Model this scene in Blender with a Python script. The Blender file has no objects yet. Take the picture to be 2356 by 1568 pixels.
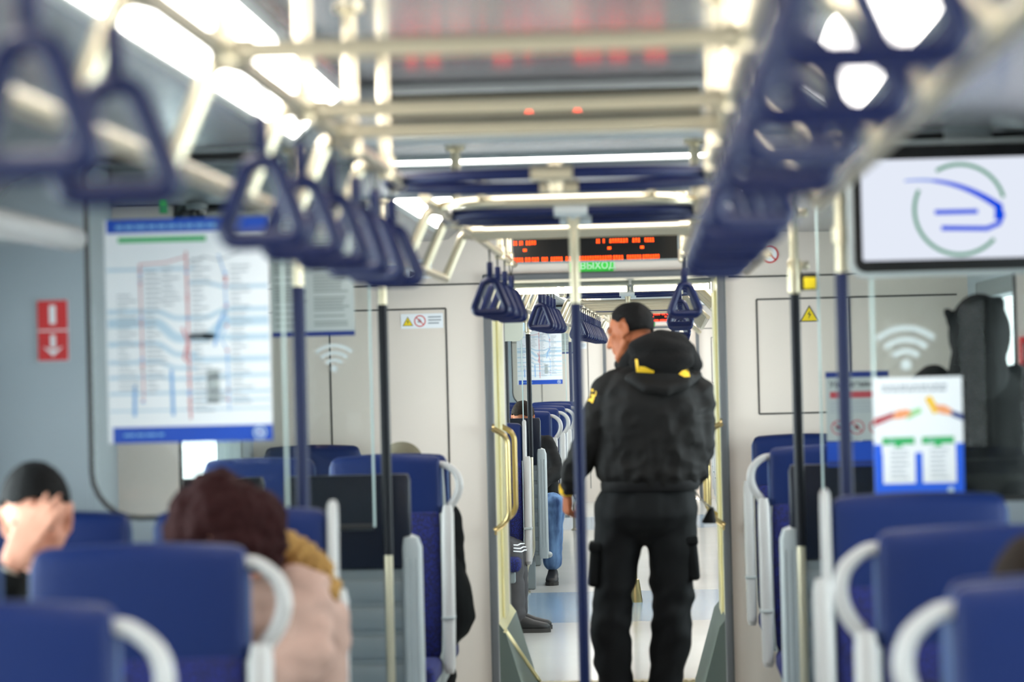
import bpy, bmesh, math, random
from mathutils import Vector, Matrix, noise
from mathutils.bvhtree import BVHTree

random.seed(7)
S = bpy.context.scene
COL = S.collection
R = math.radians
V = Vector

# ------------------------------------------------------------------ camera
F, CX, CY = 7000.0, 1178.0, 784.0            # focal length in pixels of the 2356 x 1568 frame
EYE = V((0.187, 0.0, 1.58))
VPX, VPY, ROLL = 1494.0, 835.0, R(1.4)


def camera_axes():
    a = V(((VPX - CX) / F, -(VPY - CY) / F, -1.0))
    u = V((-math.sin(ROLL), math.cos(ROLL), 0))
    u.z = u.x * a.x + u.y * a.y
    a.normalize(); u.normalize()
    return Matrix((a.cross(u), a, u))        # rows: world x, y, z written in camera space


AX = camera_axes()
cam_data = bpy.data.cameras.new('camera')
cam_data.sensor_width = 36.0
cam_data.lens = F / 2356.0 * 36.0
cam_data.clip_start = 0.05
cam_data.clip_end = 400
cam_data.dof.use_dof = True
cam_data.dof.focus_distance = 21.0
cam_data.dof.aperture_fstop = 3.4
cam_data.dof.aperture_blades = 9
cam = bpy.data.objects.new('camera', cam_data)
COL.objects.link(cam)
cam.matrix_world = Matrix.Translation(EYE) @ AX.to_4x4()
S.camera = cam


def at(px, py, y):
    """world point that pixel (px, py) of the photograph shows at distance y along the train"""
    d = AX @ V(((px - CX) / F, -(py - CY) / F, -1.0))
    return EYE + d * ((y - EYE.y) / d.y)


# ------------------------------------------------------------------ light and exposure
S.view_settings.view_transform = 'Standard'
S.view_settings.look = 'None'
S.view_settings.exposure = 0.0
S.view_settings.gamma = 1.0
S.view_settings.use_curve_mapping = False
S.cycles.max_bounces = 8
S.cycles.transparent_max_bounces = 24
S.cycles.caustics_reflective = False
S.cycles.caustics_refractive = False
S.cycles.use_denoising = True
S.cycles.sample_clamp_indirect = 6.0

world = bpy.data.worlds.new('overcast_sky')
S.world = world
world.use_nodes = True
wn = world.node_tree
bgn = wn.nodes['Background']
bgn.inputs[0].default_value = (0.95, 0.97, 1.0, 1)
bgn.inputs[1].default_value = 16.0
LAMP = 13.0           # ceiling diffusers
WARM = 7.0            # tubes of the gangway


# ------------------------------------------------------------------ materials
def lin(c):
    return tuple(((v / 255) / 12.92 if v / 255 <= 0.04045 else ((v / 255 + 0.055) / 1.055) ** 2.4) for v in c)


MAT = {}


def M(name, rgb, rough=0.5, metal=0.0, spec=0.5, emit=0.0, coat=0.0, noise_amt=0.0, noise_scale=40, bump=0.0, sheen=0.0):
    if name in MAT:
        return MAT[name]
    m = bpy.data.materials.new(name)
    m.use_nodes = True
    nt = m.node_tree
    b = nt.nodes['Principled BSDF']
    col = (*lin(rgb), 1)
    b.inputs['Base Color'].default_value = col
    b.inputs['Roughness'].default_value = rough
    b.inputs['Metallic'].default_value = metal
    b.inputs['Specular IOR Level'].default_value = spec
    b.inputs['Coat Weight'].default_value = coat
    b.inputs['Coat Roughness'].default_value = 0.15
    b.inputs['Sheen Weight'].default_value = sheen
    if emit:
        b.inputs['Emission Color'].default_value = col
        b.inputs['Emission Strength'].default_value = emit
    if noise_amt or bump:
        tc = nt.nodes.new('ShaderNodeTexCoord')
        no = nt.nodes.new('ShaderNodeTexNoise')
        no.inputs['Scale'].default_value = noise_scale
        no.inputs['Detail'].default_value = 4
        nt.links.new(tc.outputs['Object'], no.inputs['Vector'])
        if noise_amt:
            mx = nt.nodes.new('ShaderNodeMix')
            mx.data_type = 'RGBA'
            k = 1 - noise_amt
            mx.inputs['A'].default_value = (col[0] * k, col[1] * k, col[2] * k, 1)
            mx.inputs['B'].default_value = tuple(min(1, c * (1 + noise_amt)) for c in col[:3]) + (1,)
            nt.links.new(no.outputs['Fac'], mx.inputs['Factor'])
            nt.links.new(mx.outputs['Result'], b.inputs['Base Color'])
        if bump:
            bu = nt.nodes.new('ShaderNodeBump')
            bu.inputs['Strength'].default_value = bump
            bu.inputs['Distance'].default_value = 0.01
            nt.links.new(no.outputs['Fac'], bu.inputs['Height'])
            nt.links.new(bu.outputs['Normal'], b.inputs['Normal'])
    MAT[name] = m
    return m


def emitter(name, rgb, strength):
    m = bpy.data.materials.new(name)
    m.use_nodes = True
    nt = m.node_tree
    nt.nodes.clear()
    o = nt.nodes.new('ShaderNodeOutputMaterial')
    e = nt.nodes.new('ShaderNodeEmission')
    e.inputs[0].default_value = (*lin(rgb), 1)
    e.inputs[1].default_value = strength
    nt.links.new(e.outputs[0], o.inputs[0])
    MAT[name] = m
    return m


def glass(name, tint, amount=1.0, rough=0.02):
    m = bpy.data.materials.new(name)
    m.use_nodes = True
    nt = m.node_tree
    nt.nodes.clear()
    o = nt.nodes.new('ShaderNodeOutputMaterial')
    t = nt.nodes.new('ShaderNodeBsdfTransparent')
    t.inputs[0].default_value = (*tint, 1)
    g = nt.nodes.new('ShaderNodeBsdfGlossy')
    g.inputs['Roughness'].default_value = rough
    fr = nt.nodes.new('ShaderNodeFresnel')
    fr.inputs[0].default_value = 1.45
    ma = nt.nodes.new('ShaderNodeMath'); ma.operation = 'MULTIPLY'
    ma.inputs[1].default_value = amount
    nt.links.new(fr.outputs[0], ma.inputs[0])
    mx = nt.nodes.new('ShaderNodeMixShader')
    nt.links.new(ma.outputs[0], mx.inputs[0])
    nt.links.new(t.outputs[0], mx.inputs[1])
    nt.links.new(g.outputs[0], mx.inputs[2])
    nt.links.new(mx.outputs[0], o.inputs[0])
    MAT[name] = m
    return m


def fabric_material():
    m = M('seat_fabric_blue', (14, 34, 150), 0.85)
    nt = m.node_tree
    b = nt.nodes['Principled BSDF']
    tc = nt.nodes.new('ShaderNodeTexCoord')
    vo = nt.nodes.new('ShaderNodeTexVoronoi')
    vo.inputs['Scale'].default_value = 110
    cr = nt.nodes.new('ShaderNodeValToRGB')
    cr.color_ramp.elements[0].color = (*lin((12, 34, 130)), 1)
    cr.color_ramp.elements[1].color = (*lin((3, 8, 64)), 1)
    cr.color_ramp.elements[0].position = 0.05
    cr.color_ramp.elements[1].position = 0.55
    nt.links.new(tc.outputs['Object'], vo.inputs['Vector'])
    nt.links.new(vo.outputs['Distance'], cr.inputs['Fac'])
    nt.links.new(cr.outputs['Color'], b.inputs['Base Color'])
    return m


def denim_material():
    m = M('denim', (70, 110, 160), 0.85)
    nt = m.node_tree
    b = nt.nodes['Principled BSDF']
    tc = nt.nodes.new('ShaderNodeTexCoord')
    no = nt.nodes.new('ShaderNodeTexNoise')
    no.inputs['Scale'].default_value = 5
    no.inputs['Detail'].default_value = 8
    mp = nt.nodes.new('ShaderNodeMapping')
    mp.inputs['Scale'].default_value = (3, 3, 0.7)
    cr = nt.nodes.new('ShaderNodeValToRGB')
    cr.color_ramp.elements[0].color = (*lin((26, 54, 96)), 1)
    cr.color_ramp.elements[1].color = (*lin((112, 148, 190)), 1)
    cr.color_ramp.elements[0].position = 0.35
    cr.color_ramp.elements[1].position = 0.72
    nt.links.new(tc.outputs['Object'], mp.inputs[0])
    nt.links.new(mp.outputs[0], no.inputs['Vector'])
    nt.links.new(no.outputs['Fac'], cr.inputs['Fac'])
    nt.links.new(cr.outputs['Color'], b.inputs['Base Color'])
    return m


CHROME = M('brushed_steel', (206, 195, 168), 0.3, 0.95)
BRASSY = M('warm_steel', (196, 174, 122), 0.28, 1.0)
NAVY = M('navy_plastic', (2, 14, 54), 0.4, spec=0.25)
NAVYD = M('dark_navy_plastic', (4, 7, 16), 0.42, spec=0.25)
RING = M('navy_coated_tube', (2, 16, 58), 0.42, spec=0.25)
BLUEL = M('blue_leatherette', (2, 27, 78), 0.5, spec=0.22, bump=0.15, noise_scale=300)
BLUEE = M('blue_piping', (50, 76, 120), 0.5)
PANELD = M('dark_navy_shell', (8, 16, 32), 0.4, spec=0.3)
FAB = fabric_material()
DENIM = denim_material()
WHITEP = M('white_plastic', (170, 168, 165), 0.4)
GREYP = M('light_grey_plastic', (162, 168, 167), 0.42)
GREYM = M('mid_grey_plastic', (120, 128, 130), 0.45)
GREYD = M('dark_grey_trim', (96, 98, 100), 0.4)
CEIL = M('ceiling_panel', (122, 123, 126), 0.2, spec=0.6)
COVE = M('ceiling_cove', (150, 156, 158), 0.35)
WALLM = M('wall_panel', (160, 171, 178), 0.4)
ENDW = M('end_wall_panel', (226, 214, 202), 0.38)
SEAM = M('panel_seam', (70, 66, 62), 0.6)
CREAM = M('cream_panel', (232, 224, 176), 0.32)
FLOORM = M('floor_cream', (206, 204, 200), 0.16, spec=0.6, noise_amt=0.05, noise_scale=3)
FLOORB = M('floor_blue', (140, 166, 190), 0.16, spec=0.6, noise_amt=0.06, noise_scale=3)
FLOORG = M('gangway_plate', (206, 200, 180), 0.3)
THRESH = M('threshold_strip', (150, 138, 100), 0.4, 0.6)
BELLOW = M('bellows_grey_green', (86, 98, 92), 0.5)
RUBBER = M('black_rubber', (22, 23, 24), 0.5)
BLACKG = M('black_gloss', (8, 8, 9), 0.15)
BLACKC = M('black_cloth', (10, 10, 11), 0.8, spec=0.25, noise_amt=0.15, noise_scale=30)
JACKET = M('charcoal_nylon', (19, 18, 17), 0.75, spec=0.18, noise_amt=0.1, noise_scale=20)
TROUS = M('black_twill', (9, 11, 12), 0.8, spec=0.2, noise_amt=0.12, noise_scale=60)
FLEECE = M('black_fleece', (11, 10, 10), 0.95, spec=0.2, noise_amt=0.3, noise_scale=90, bump=0.4)
COATD = M('dark_coat', (9, 11, 11), 0.85, spec=0.15, noise_amt=0.15, noise_scale=25)
COATB = M('beige_down_coat', (156, 128, 116), 0.75, spec=0.2, noise_amt=0.06, noise_scale=18)
FUR = M('tan_fur', (140, 106, 54), 0.95, noise_amt=0.35, noise_scale=60, bump=0.6)
HAIRB = M('black_hair', (6, 5, 5), 0.7, spec=0.15, noise_amt=0.3, noise_scale=120, bump=0.5)
HAIRR = M('dark_red_hair', (34, 10, 10), 0.85, spec=0.12, noise_amt=0.4, noise_scale=60, bump=0.6)
HAIRN = M('brown_hair', (28, 19, 12), 0.75, spec=0.12, noise_amt=0.3, noise_scale=90, bump=0.5)
BEANIE = M('olive_knit', (98, 92, 74), 0.95, noise_amt=0.2, noise_scale=140, bump=0.5)
SKIN = M('skin_tan', (154, 88, 54), 0.6, spec=0.3, noise_amt=0.05, noise_scale=40)
SKINL = M('skin_light', (206, 148, 124), 0.6, spec=0.3, noise_amt=0.05, noise_scale=40)
TRACK = M('grey_track_cloth', (58, 56, 58), 0.7, noise_amt=0.12, noise_scale=30)
SHOE = M('black_shoe_leather', (20, 20, 21), 0.5)
SOLE = M('shoe_sole', (46, 44, 42), 0.7)
PAPER = M('poster_white', (238, 240, 242), 0.5)
PBLUE = M('poster_blue', (12, 72, 178), 0.5)
PBLUE2 = M('poster_bright_blue', (20, 92, 220), 0.5)
PNAVY = M('poster_navy', (22, 48, 118), 0.5)
PLIGHT = M('poster_light_blue', (190, 212, 226), 0.5)
PSKY = M('poster_sky_blue', (120, 172, 222), 0.5)
PGREY = M('poster_grey_text', (158, 164, 170), 0.5)
PPALE = M('poster_pale_grey', (178, 186, 182), 0.5)
PDARK = M('poster_black_text', (50, 50, 54), 0.5)
PRED = M('poster_red', (208, 132, 136), 0.5)
PCRIM = M('sign_red', (206, 34, 38), 0.5)
PMAR = M('sign_dull_red', (176, 72, 78), 0.5)
PGREEN = M('poster_green', (46, 172, 96), 0.5)
PORANGE = M('poster_orange', (240, 160, 110), 0.5)
PYEL = M('sign_yellow', (238, 208, 20), 0.5)
PAMBER = M('poster_amber', (242, 196, 60), 0.5)
YELLOWP = M('yellow_print', (226, 180, 30), 0.6)
WIFI = M('frosted_film', (206, 214, 212), 0.7)
EXITG = M('exit_green', (52, 196, 62), 0.5, emit=0.25)
EDGE = M('glass_edge', (214, 232, 226), 0.25)
SILVER = M('silver_chain', (190, 186, 176), 0.3, 1.0)
TAGB = M('pale_blue_tag', (200, 228, 238), 0.4)
EYEM = M('eye_dark', (46, 36, 30), 0.3)
DIFF = emitter('lamp_diffuser', (255, 250, 244), LAMP)
TUBEL = emitter('warm_tube', (255, 246, 214), WARM)
LED = emitter('led_orange', (255, 74, 20), 4.0)
LEDR = emitter('led_red', (255, 52, 30), 8.0)
SCREEN = emitter('screen_white', (229, 235, 248), 1.0)
SCRB = emitter('screen_blue', (14, 78, 236), 0.9)
SCRBL = emitter('screen_pale_blue', (122, 152, 238), 0.95)
SCRG = emitter('screen_green', (58, 146, 104), 0.9)
GLASS = glass('partition_glass', (0.968, 0.982, 0.972), 0.4)
WGLASS = glass('window_glass', (0.86, 0.92, 0.92), 0.8)

# ------------------------------------------------------------------ mesh helpers


def newbm():
    return bmesh.new()


def tag_new(bm, verts, mi):
    vs = set(verts)
    for f in bm.faces:
        if all(v in vs for v in f.verts):
            f.material_index = mi


def box(bm, x0, x1, y0, y1, z0, z1, mi=0, bev=0.0, seg=2, mat=None):
    co = [(x0, y0, z0), (x1, y0, z0), (x1, y1, z0), (x0, y1, z0), (x0, y0, z1), (x1, y0, z1), (x1, y1, z1), (x0, y1, z1)]
    vs = [bm.verts.new(V(c)) for c in co]
    fs = [(0, 3, 2, 1), (4, 5, 6, 7), (0, 1, 5, 4), (1, 2, 6, 5), (2, 3, 7, 6), (3, 0, 4, 7)]
    faces = [bm.faces.new([vs[i] for i in f]) for f in fs]
    for f in faces:
        f.material_index = mi
    allv = list(vs)
    if bev > 0:
        es = list({e for f in faces for e in f.edges})
        r = bmesh.ops.bevel(bm, geom=es + vs, offset=bev, segments=seg, profile=0.5, affect='EDGES', clamp_overlap=True, material=mi)
        allv = list({v for f in r['faces'] for v in f.verts} | {v for v in vs if v.is_valid})
    if mat is not None:
        for v in allv:
            v.co = mat @ v.co
    return allv


def frame(t, up=None):
    t = t.normalized()
    u = V((0, 0, 1)) if abs(t.z) < 0.95 else V((0, 1, 0))
    if up is not None:
        u = up
    a = t.cross(u).normalized()
    b = a.cross(t).normalized()
    return a, b


def tube(bm, pts, r, n=10, closed=False, mi=0, caps=True):
    pts = [V(p) for p in pts]
    rs = r if isinstance(r, (list, tuple)) else [r] * len(pts)
    m = len(pts)
    rings = []
    a = b = None
    for i, p in enumerate(pts):
        if closed:
            t = (pts[(i + 1) % m] - pts[i - 1]).normalized()
        else:
            t = (pts[min(i + 1, m - 1)] - pts[max(i - 1, 0)]).normalized()
        if a is None:
            a, b = frame(t)
        else:
            a = (a - t * a.dot(t))
            a = a.normalized() if a.length > 1e-6 else frame(t)[0]
            b = a.cross(t)
        rings.append([bm.verts.new(p + (a * math.cos(2 * math.pi * k / n) + b * math.sin(2 * math.pi * k / n)) * rs[i]) for k in range(n)])
    lim = m if closed else m - 1
    for i in range(lim):
        q, w = rings[i], rings[(i + 1) % m]
        for k in range(n):
            f = bm.faces.new((q[k], q[(k + 1) % n], w[(k + 1) % n], w[k]))
            f.material_index = mi
    if caps and not closed:
        for ring in (rings[0], rings[-1]):
            f = bm.faces.new(ring)
            f.material_index = mi
    return rings


def fillet(pts, rad, seg=5, closed=False):
    pts = [V(p) for p in pts]
    out = []
    n = len(pts)
    for i, p in enumerate(pts):
        if not closed and (i == 0 or i == n - 1):
            out.append(p)
            continue
        q, w = pts[i - 1], pts[(i + 1) % n]
        d0, d1 = (q - p), (w - p)
        k = min(rad, d0.length * 0.49, d1.length * 0.49)
        s, e = p + d0.normalized() * k, p + d1.normalized() * k
        for j in range(seg + 1):
            t = j / seg
            out.append(s * (1 - t) ** 2 + p * 2 * t * (1 - t) + e * t ** 2)
    return out


def lathe(bm, prof, c=(0, 0, 0), n=16, mi=0):
    c = V(c)
    rings = [[bm.verts.new(c + V((r * math.cos(2 * math.pi * k / n), r * math.sin(2 * math.pi * k / n), z))) for k in range(n)] for r, z in prof]
    for q, w in zip(rings, rings[1:]):
        for k in range(n):
            bm.faces.new((q[k], q[(k + 1) % n], w[(k + 1) % n], w[k])).material_index = mi
    for ring in (rings[0], rings[-1]):
        bm.faces.new(ring).material_index = mi


def ellipsoid(bm, c, r, n=16, m=10, mi=0, rot=None):
    c = V(c)
    top = None
    rings = []
    for i in range(1, m):
        ph = math.pi * i / m
        ring = []
        for k in range(n):
            p = V((r[0] * math.sin(ph) * math.cos(2 * math.pi * k / n), r[1] * math.sin(ph) * math.sin(2 * math.pi * k / n), r[2] * math.cos(ph)))
            ring.append(bm.verts.new(c + (rot @ p if rot else p)))
        rings.append(ring)
    pt, pb = V((0, 0, r[2])), V((0, 0, -r[2]))
    vt = bm.verts.new(c + (rot @ pt if rot else pt))
    vb = bm.verts.new(c + (rot @ pb if rot else pb))
    for q, w in zip(rings, rings[1:]):
        for k in range(n):
            bm.faces.new((q[k], w[k], w[(k + 1) % n], q[(k + 1) % n])).material_index = mi
    for k in range(n):
        bm.faces.new((vt, rings[0][k], rings[0][(k + 1) % n])).material_index = mi
        bm.faces.new((vb, rings[-1][(k + 1) % n], rings[-1][k])).material_index = mi


def capsule(bm, p0, r0, p1, r1, n=12, mi=0, flat=None):
    """tapered limb segment with round ends"""
    p0, p1 = V(p0), V(p1)
    t = p1 - p0
    L = max(t.length, 1e-5)
    t = t / L
    a, b = frame(t)
    rings = []
    prof = []
    for j in range(4):
        an = math.pi / 2 * (1 - j / 4)
        prof.append((-r0 * math.sin(an), r0 * math.cos(an)))
    prof.append((0, r0)); prof.append((L, r1))
    for j in range(1, 5):
        an = math.pi / 2 * j / 4
        prof.append((L + r1 * math.sin(an), r1 * math.cos(an)))
    for s, r in prof:
        r = max(r, 0.0006)
        rings.append([bm.verts.new(p0 + t * s + (a * math.cos(2 * math.pi * k / n) + b * math.sin(2 * math.pi * k / n)) * r) for k in range(n)])
    for q, w in zip(rings, rings[1:]):
        for k in range(n):
            bm.faces.new((q[k], q[(k + 1) % n], w[(k + 1) % n], w[k])).material_index = mi
    bm.faces.new(rings[0][::-1]).material_index = mi
    bm.faces.new(rings[-1]).material_index = mi


def loft(bm, rings, n=20, mi=0, power=2.0):
    """rings: (centre, half width x, half depth y) stacked; superelliptic sections with capped ends"""
    rr = []
    for item in rings:
        c, ax, ay = V(item[0]), item[1], item[2]
        tilt = item[3] if len(item) > 3 else None
        ring = []
        for k in range(n):
            th = 2 * math.pi * k / n
            cs, sn = math.cos(th), math.sin(th)
            p = V((ax * math.copysign(abs(cs) ** (2 / power), cs), ay * math.copysign(abs(sn) ** (2 / power), sn), 0))
            if tilt:
                p = tilt @ p
            ring.append(bm.verts.new(c + p))
        rr.append(ring)
    for q, w in zip(rr, rr[1:]):
        for k in range(n):
            bm.faces.new((q[k], q[(k + 1) % n], w[(k + 1) % n], w[k])).material_index = mi
    bm.faces.new(rr[0][::-1]).material_index = mi
    bm.faces.new(rr[-1]).material_index = mi


def quad(bm, x0, z0, x1, z1, layer=0, mi=0, base=0.0):
    """flat print on a sheet that faces -y"""
    y = base - 0.0006 * layer
    vs = [bm.verts.new(V(c)) for c in ((x0, y, z0), (x1, y, z0), (x1, y, z1), (x0, y, z1))]
    bm.faces.new(vs).material_index = mi


def poly(bm, pts, layer=0, mi=0, base=0.0):
    y = base - 0.0006 * layer
    vs = [bm.verts.new(V((x, y, z))) for x, z in pts]
    f = bm.faces.new(vs)
    f.material_index = mi
    f.normal_update()
    if f.normal.y > 0:
        f.normal_flip()


def stroke(bm, pts, w, layer=0, mi=0, base=0.0, w_end=None):
    """flat band along a 2-D path (x, z)"""
    y = base - 0.0006 * layer
    pts = [V((p[0], p[1])) for p in pts]
    L, Rr = [], []
    n = len(pts)
    for i, p in enumerate(pts):
        t = (pts[min(i + 1, n - 1)] - pts[max(i - 1, 0)])
        t = t.normalized() if t.length > 0 else V((1, 0))
        nn = V((-t.y, t.x))
        ww = w if w_end is None else w + (w_end - w) * i / (n - 1)
        L.append(bm.verts.new(V(((p + nn * ww / 2).x, y, (p + nn * ww / 2).y))))
        Rr.append(bm.verts.new(V(((p - nn * ww / 2).x, y, (p - nn * ww / 2).y))))
    for i in range(n - 1):
        f = bm.faces.new((L[i], Rr[i], Rr[i + 1], L[i + 1]))
        f.material_index = mi


def arc(cx, cz, r, a0, a1, n=24):
    return [(cx + r * math.cos(R(a0 + (a1 - a0) * i / n)), cz + r * math.sin(R(a0 + (a1 - a0) * i / n))) for i in range(n + 1)]


def disc(bm, cx, cz, r, layer=0, mi=0, base=0.0, n=24):
    poly(bm, arc(cx, cz, r, 0, 360 * (n - 1) / n, n - 1), layer, mi, base)


def text(bm, s, x, z, size, layer=1, mi=0, base=0.0, align='LEFT', bold=0.0):
    cu = bpy.data.curves.new('t', 'FONT')
    cu.body = s
    cu.size = size
    cu.align_x = align
    cu.offset = bold
    cu.resolution_u = 3
    o = bpy.data.objects.new('t', cu)
    COL.objects.link(o)
    bpy.context.view_layer.update()
    me = bpy.data.meshes.new_from_object(o.evaluated_get(bpy.context.evaluated_depsgraph_get()))
    bpy.data.objects.remove(o)
    y = base - 0.0006 * layer
    vs = [bm.verts.new(V((x + v.co.x, y, z + v.co.y))) for v in me.vertices]
    for p in me.polygons:
        try:
            f = bm.faces.new([vs[i] for i in p.vertices])
            f.material_index = mi
        except ValueError:
            pass
    bpy.data.meshes.remove(me)
    bpy.data.curves.remove(cu)


def sheet(bm, x0, z0, x1, z1, mi=0, th=0.002, base=0.0):
    box(bm, x0, x1, base, base + th, z0, z1, mi)


def mesh_from(bm, name, mats, smooth=True, angle=38):
    bmesh.ops.recalc_face_normals(bm, faces=[f for f in bm.faces])
    me = bpy.data.meshes.new(name)
    bm.to_mesh(me)
    bm.free()
    for m in (mats if isinstance(mats, (list, tuple)) else [mats]):
        me.materials.append(m)
    if smooth:
        me.polygons.foreach_set('use_smooth', [True] * len(me.polygons))
        me.set_sharp_from_angle(angle=R(angle))
    me.update()
    return me


def obj(name, bm, mats, parent=None, loc=(0, 0, 0), smooth=True, flat=False, angle=38):
    """link one mesh object; a flat print keeps its own facing"""
    if flat:
        me = bpy.data.meshes.new(name)
        bm.to_mesh(me); bm.free()
        for m in (mats if isinstance(mats, (list, tuple)) else [mats]):
            me.materials.append(m)
    else:
        me = mesh_from(bm, name, mats, smooth, angle)
    o = bpy.data.objects.new(name, me)
    COL.objects.link(o)
    o.location = loc
    if parent is not None:
        o.parent = parent
    return o


def organic(name, bm, mats, parent=None, voxel=0.009, smooth=6, factor=0.5, fold=None):
    """grow overlapping volumes into ONE continuous smooth skin"""
    me = bpy.data.meshes.new(name + '_raw')
    bmesh.ops.recalc_face_normals(bm, faces=[f for f in bm.faces])
    bm.to_mesh(me); bm.free()
    o = bpy.data.objects.new(name, me)
    COL.objects.link(o)
    r = o.modifiers.new('r', 'REMESH'); r.mode = 'VOXEL'; r.voxel_size = voxel; r.use_smooth_shade = True
    s = o.modifiers.new('s', 'SMOOTH'); s.iterations = smooth; s.factor = factor
    bpy.context.view_layer.update()
    out = bpy.data.meshes.new_from_object(o.evaluated_get(bpy.context.evaluated_depsgraph_get()))
    o.modifiers.clear()
    o.data = out
    bpy.data.meshes.remove(me)
    out.name = name
    out.materials.clear()
    for m in (mats if isinstance(mats, (list, tuple)) else [mats]):
        out.materials.append(m)
    if fold:
        nor = [v.normal.copy() for v in out.vertices]
        for v, nn in zip(out.vertices, nor):
            v.co += nn * fold(v.co, nn)
    out.polygons.foreach_set('use_smooth', [True] * len(out.polygons))
    out.update()
    if parent is not None:
        o.parent = parent
    return o


def empty(name, loc=(0, 0, 0)):
    o = bpy.data.objects.new(name, None)
    o.empty_display_size = 0.1
    COL.objects.link(o)
    o.location = loc
    return o


def tag(o, label, cat, group=None):
    o['label'] = label
    o['category'] = cat
    if group:
        o['group'] = group
    return o


def struct(o):
    o['kind'] = 'structure'
    return o


def dup(o):
    r = o.copy(); COL.objects.link(r)
    for ch in o.children:
        c = ch.copy(); COL.objects.link(c); c.parent = r
        for g in ch.children:
            d = g.copy(); COL.objects.link(d); d.parent = c
    return r


# ------------------------------------------------------------------ the two carriages
class Car:
    def __init__(self, y0, yaw, word):
        self.y0, self.yaw, self.word = y0, yaw, word

    def put(self, o, x=0, y=0, z=0, rz=0):
        """y is measured inside the carriage, from its near end wall"""
        c, s = math.cos(self.yaw), math.sin(self.yaw)
        if self.y0 < 0:
            o.location = (x, self.y0 + y, z)
        else:
            o.location = (x * c + y * s, self.y0 - x * s + y * c, z)
        o.rotation_euler = (0, 0, rz - self.yaw)
        return o


NEAR = Car(-6.0, 0.0, 'near carriage')
NEXT = Car(15.2, 78.0 / F, 'next carriage')
ORD = ['first', 'second', 'third', 'fourth', 'fifth', 'sixth', 'seventh', 'eighth', 'ninth', 'tenth', 'eleventh', 'twelfth', 'thirteenth', 'fourteenth', 'fifteenth', 'sixteenth', 'seventeenth']
HW, ZC = 1.65, 2.325           # half width and ceiling height
ZE = 2.325                     # ceiling of the short end compartments
ZH = 2.165                     # underside of the vestibule headers
ZV = 2.28                      # vestibule ceiling
A1, B1, A2, B2, END = 3.5, 6.0, 13.92, 16.4, 20.0


# ================================================================== the setting
OX0, OX1, OZ = -0.537, 0.509, 1.976      # gangway opening in the end walls
WIN_Z0, WIN_Z1 = 0.92, 1.86
counters = {'window': 0, 'door': 0, 'trim': 0}


def nxt(k):
    counters[k] += 1
    return '%s_%d' % (k, counters[k])


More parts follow.
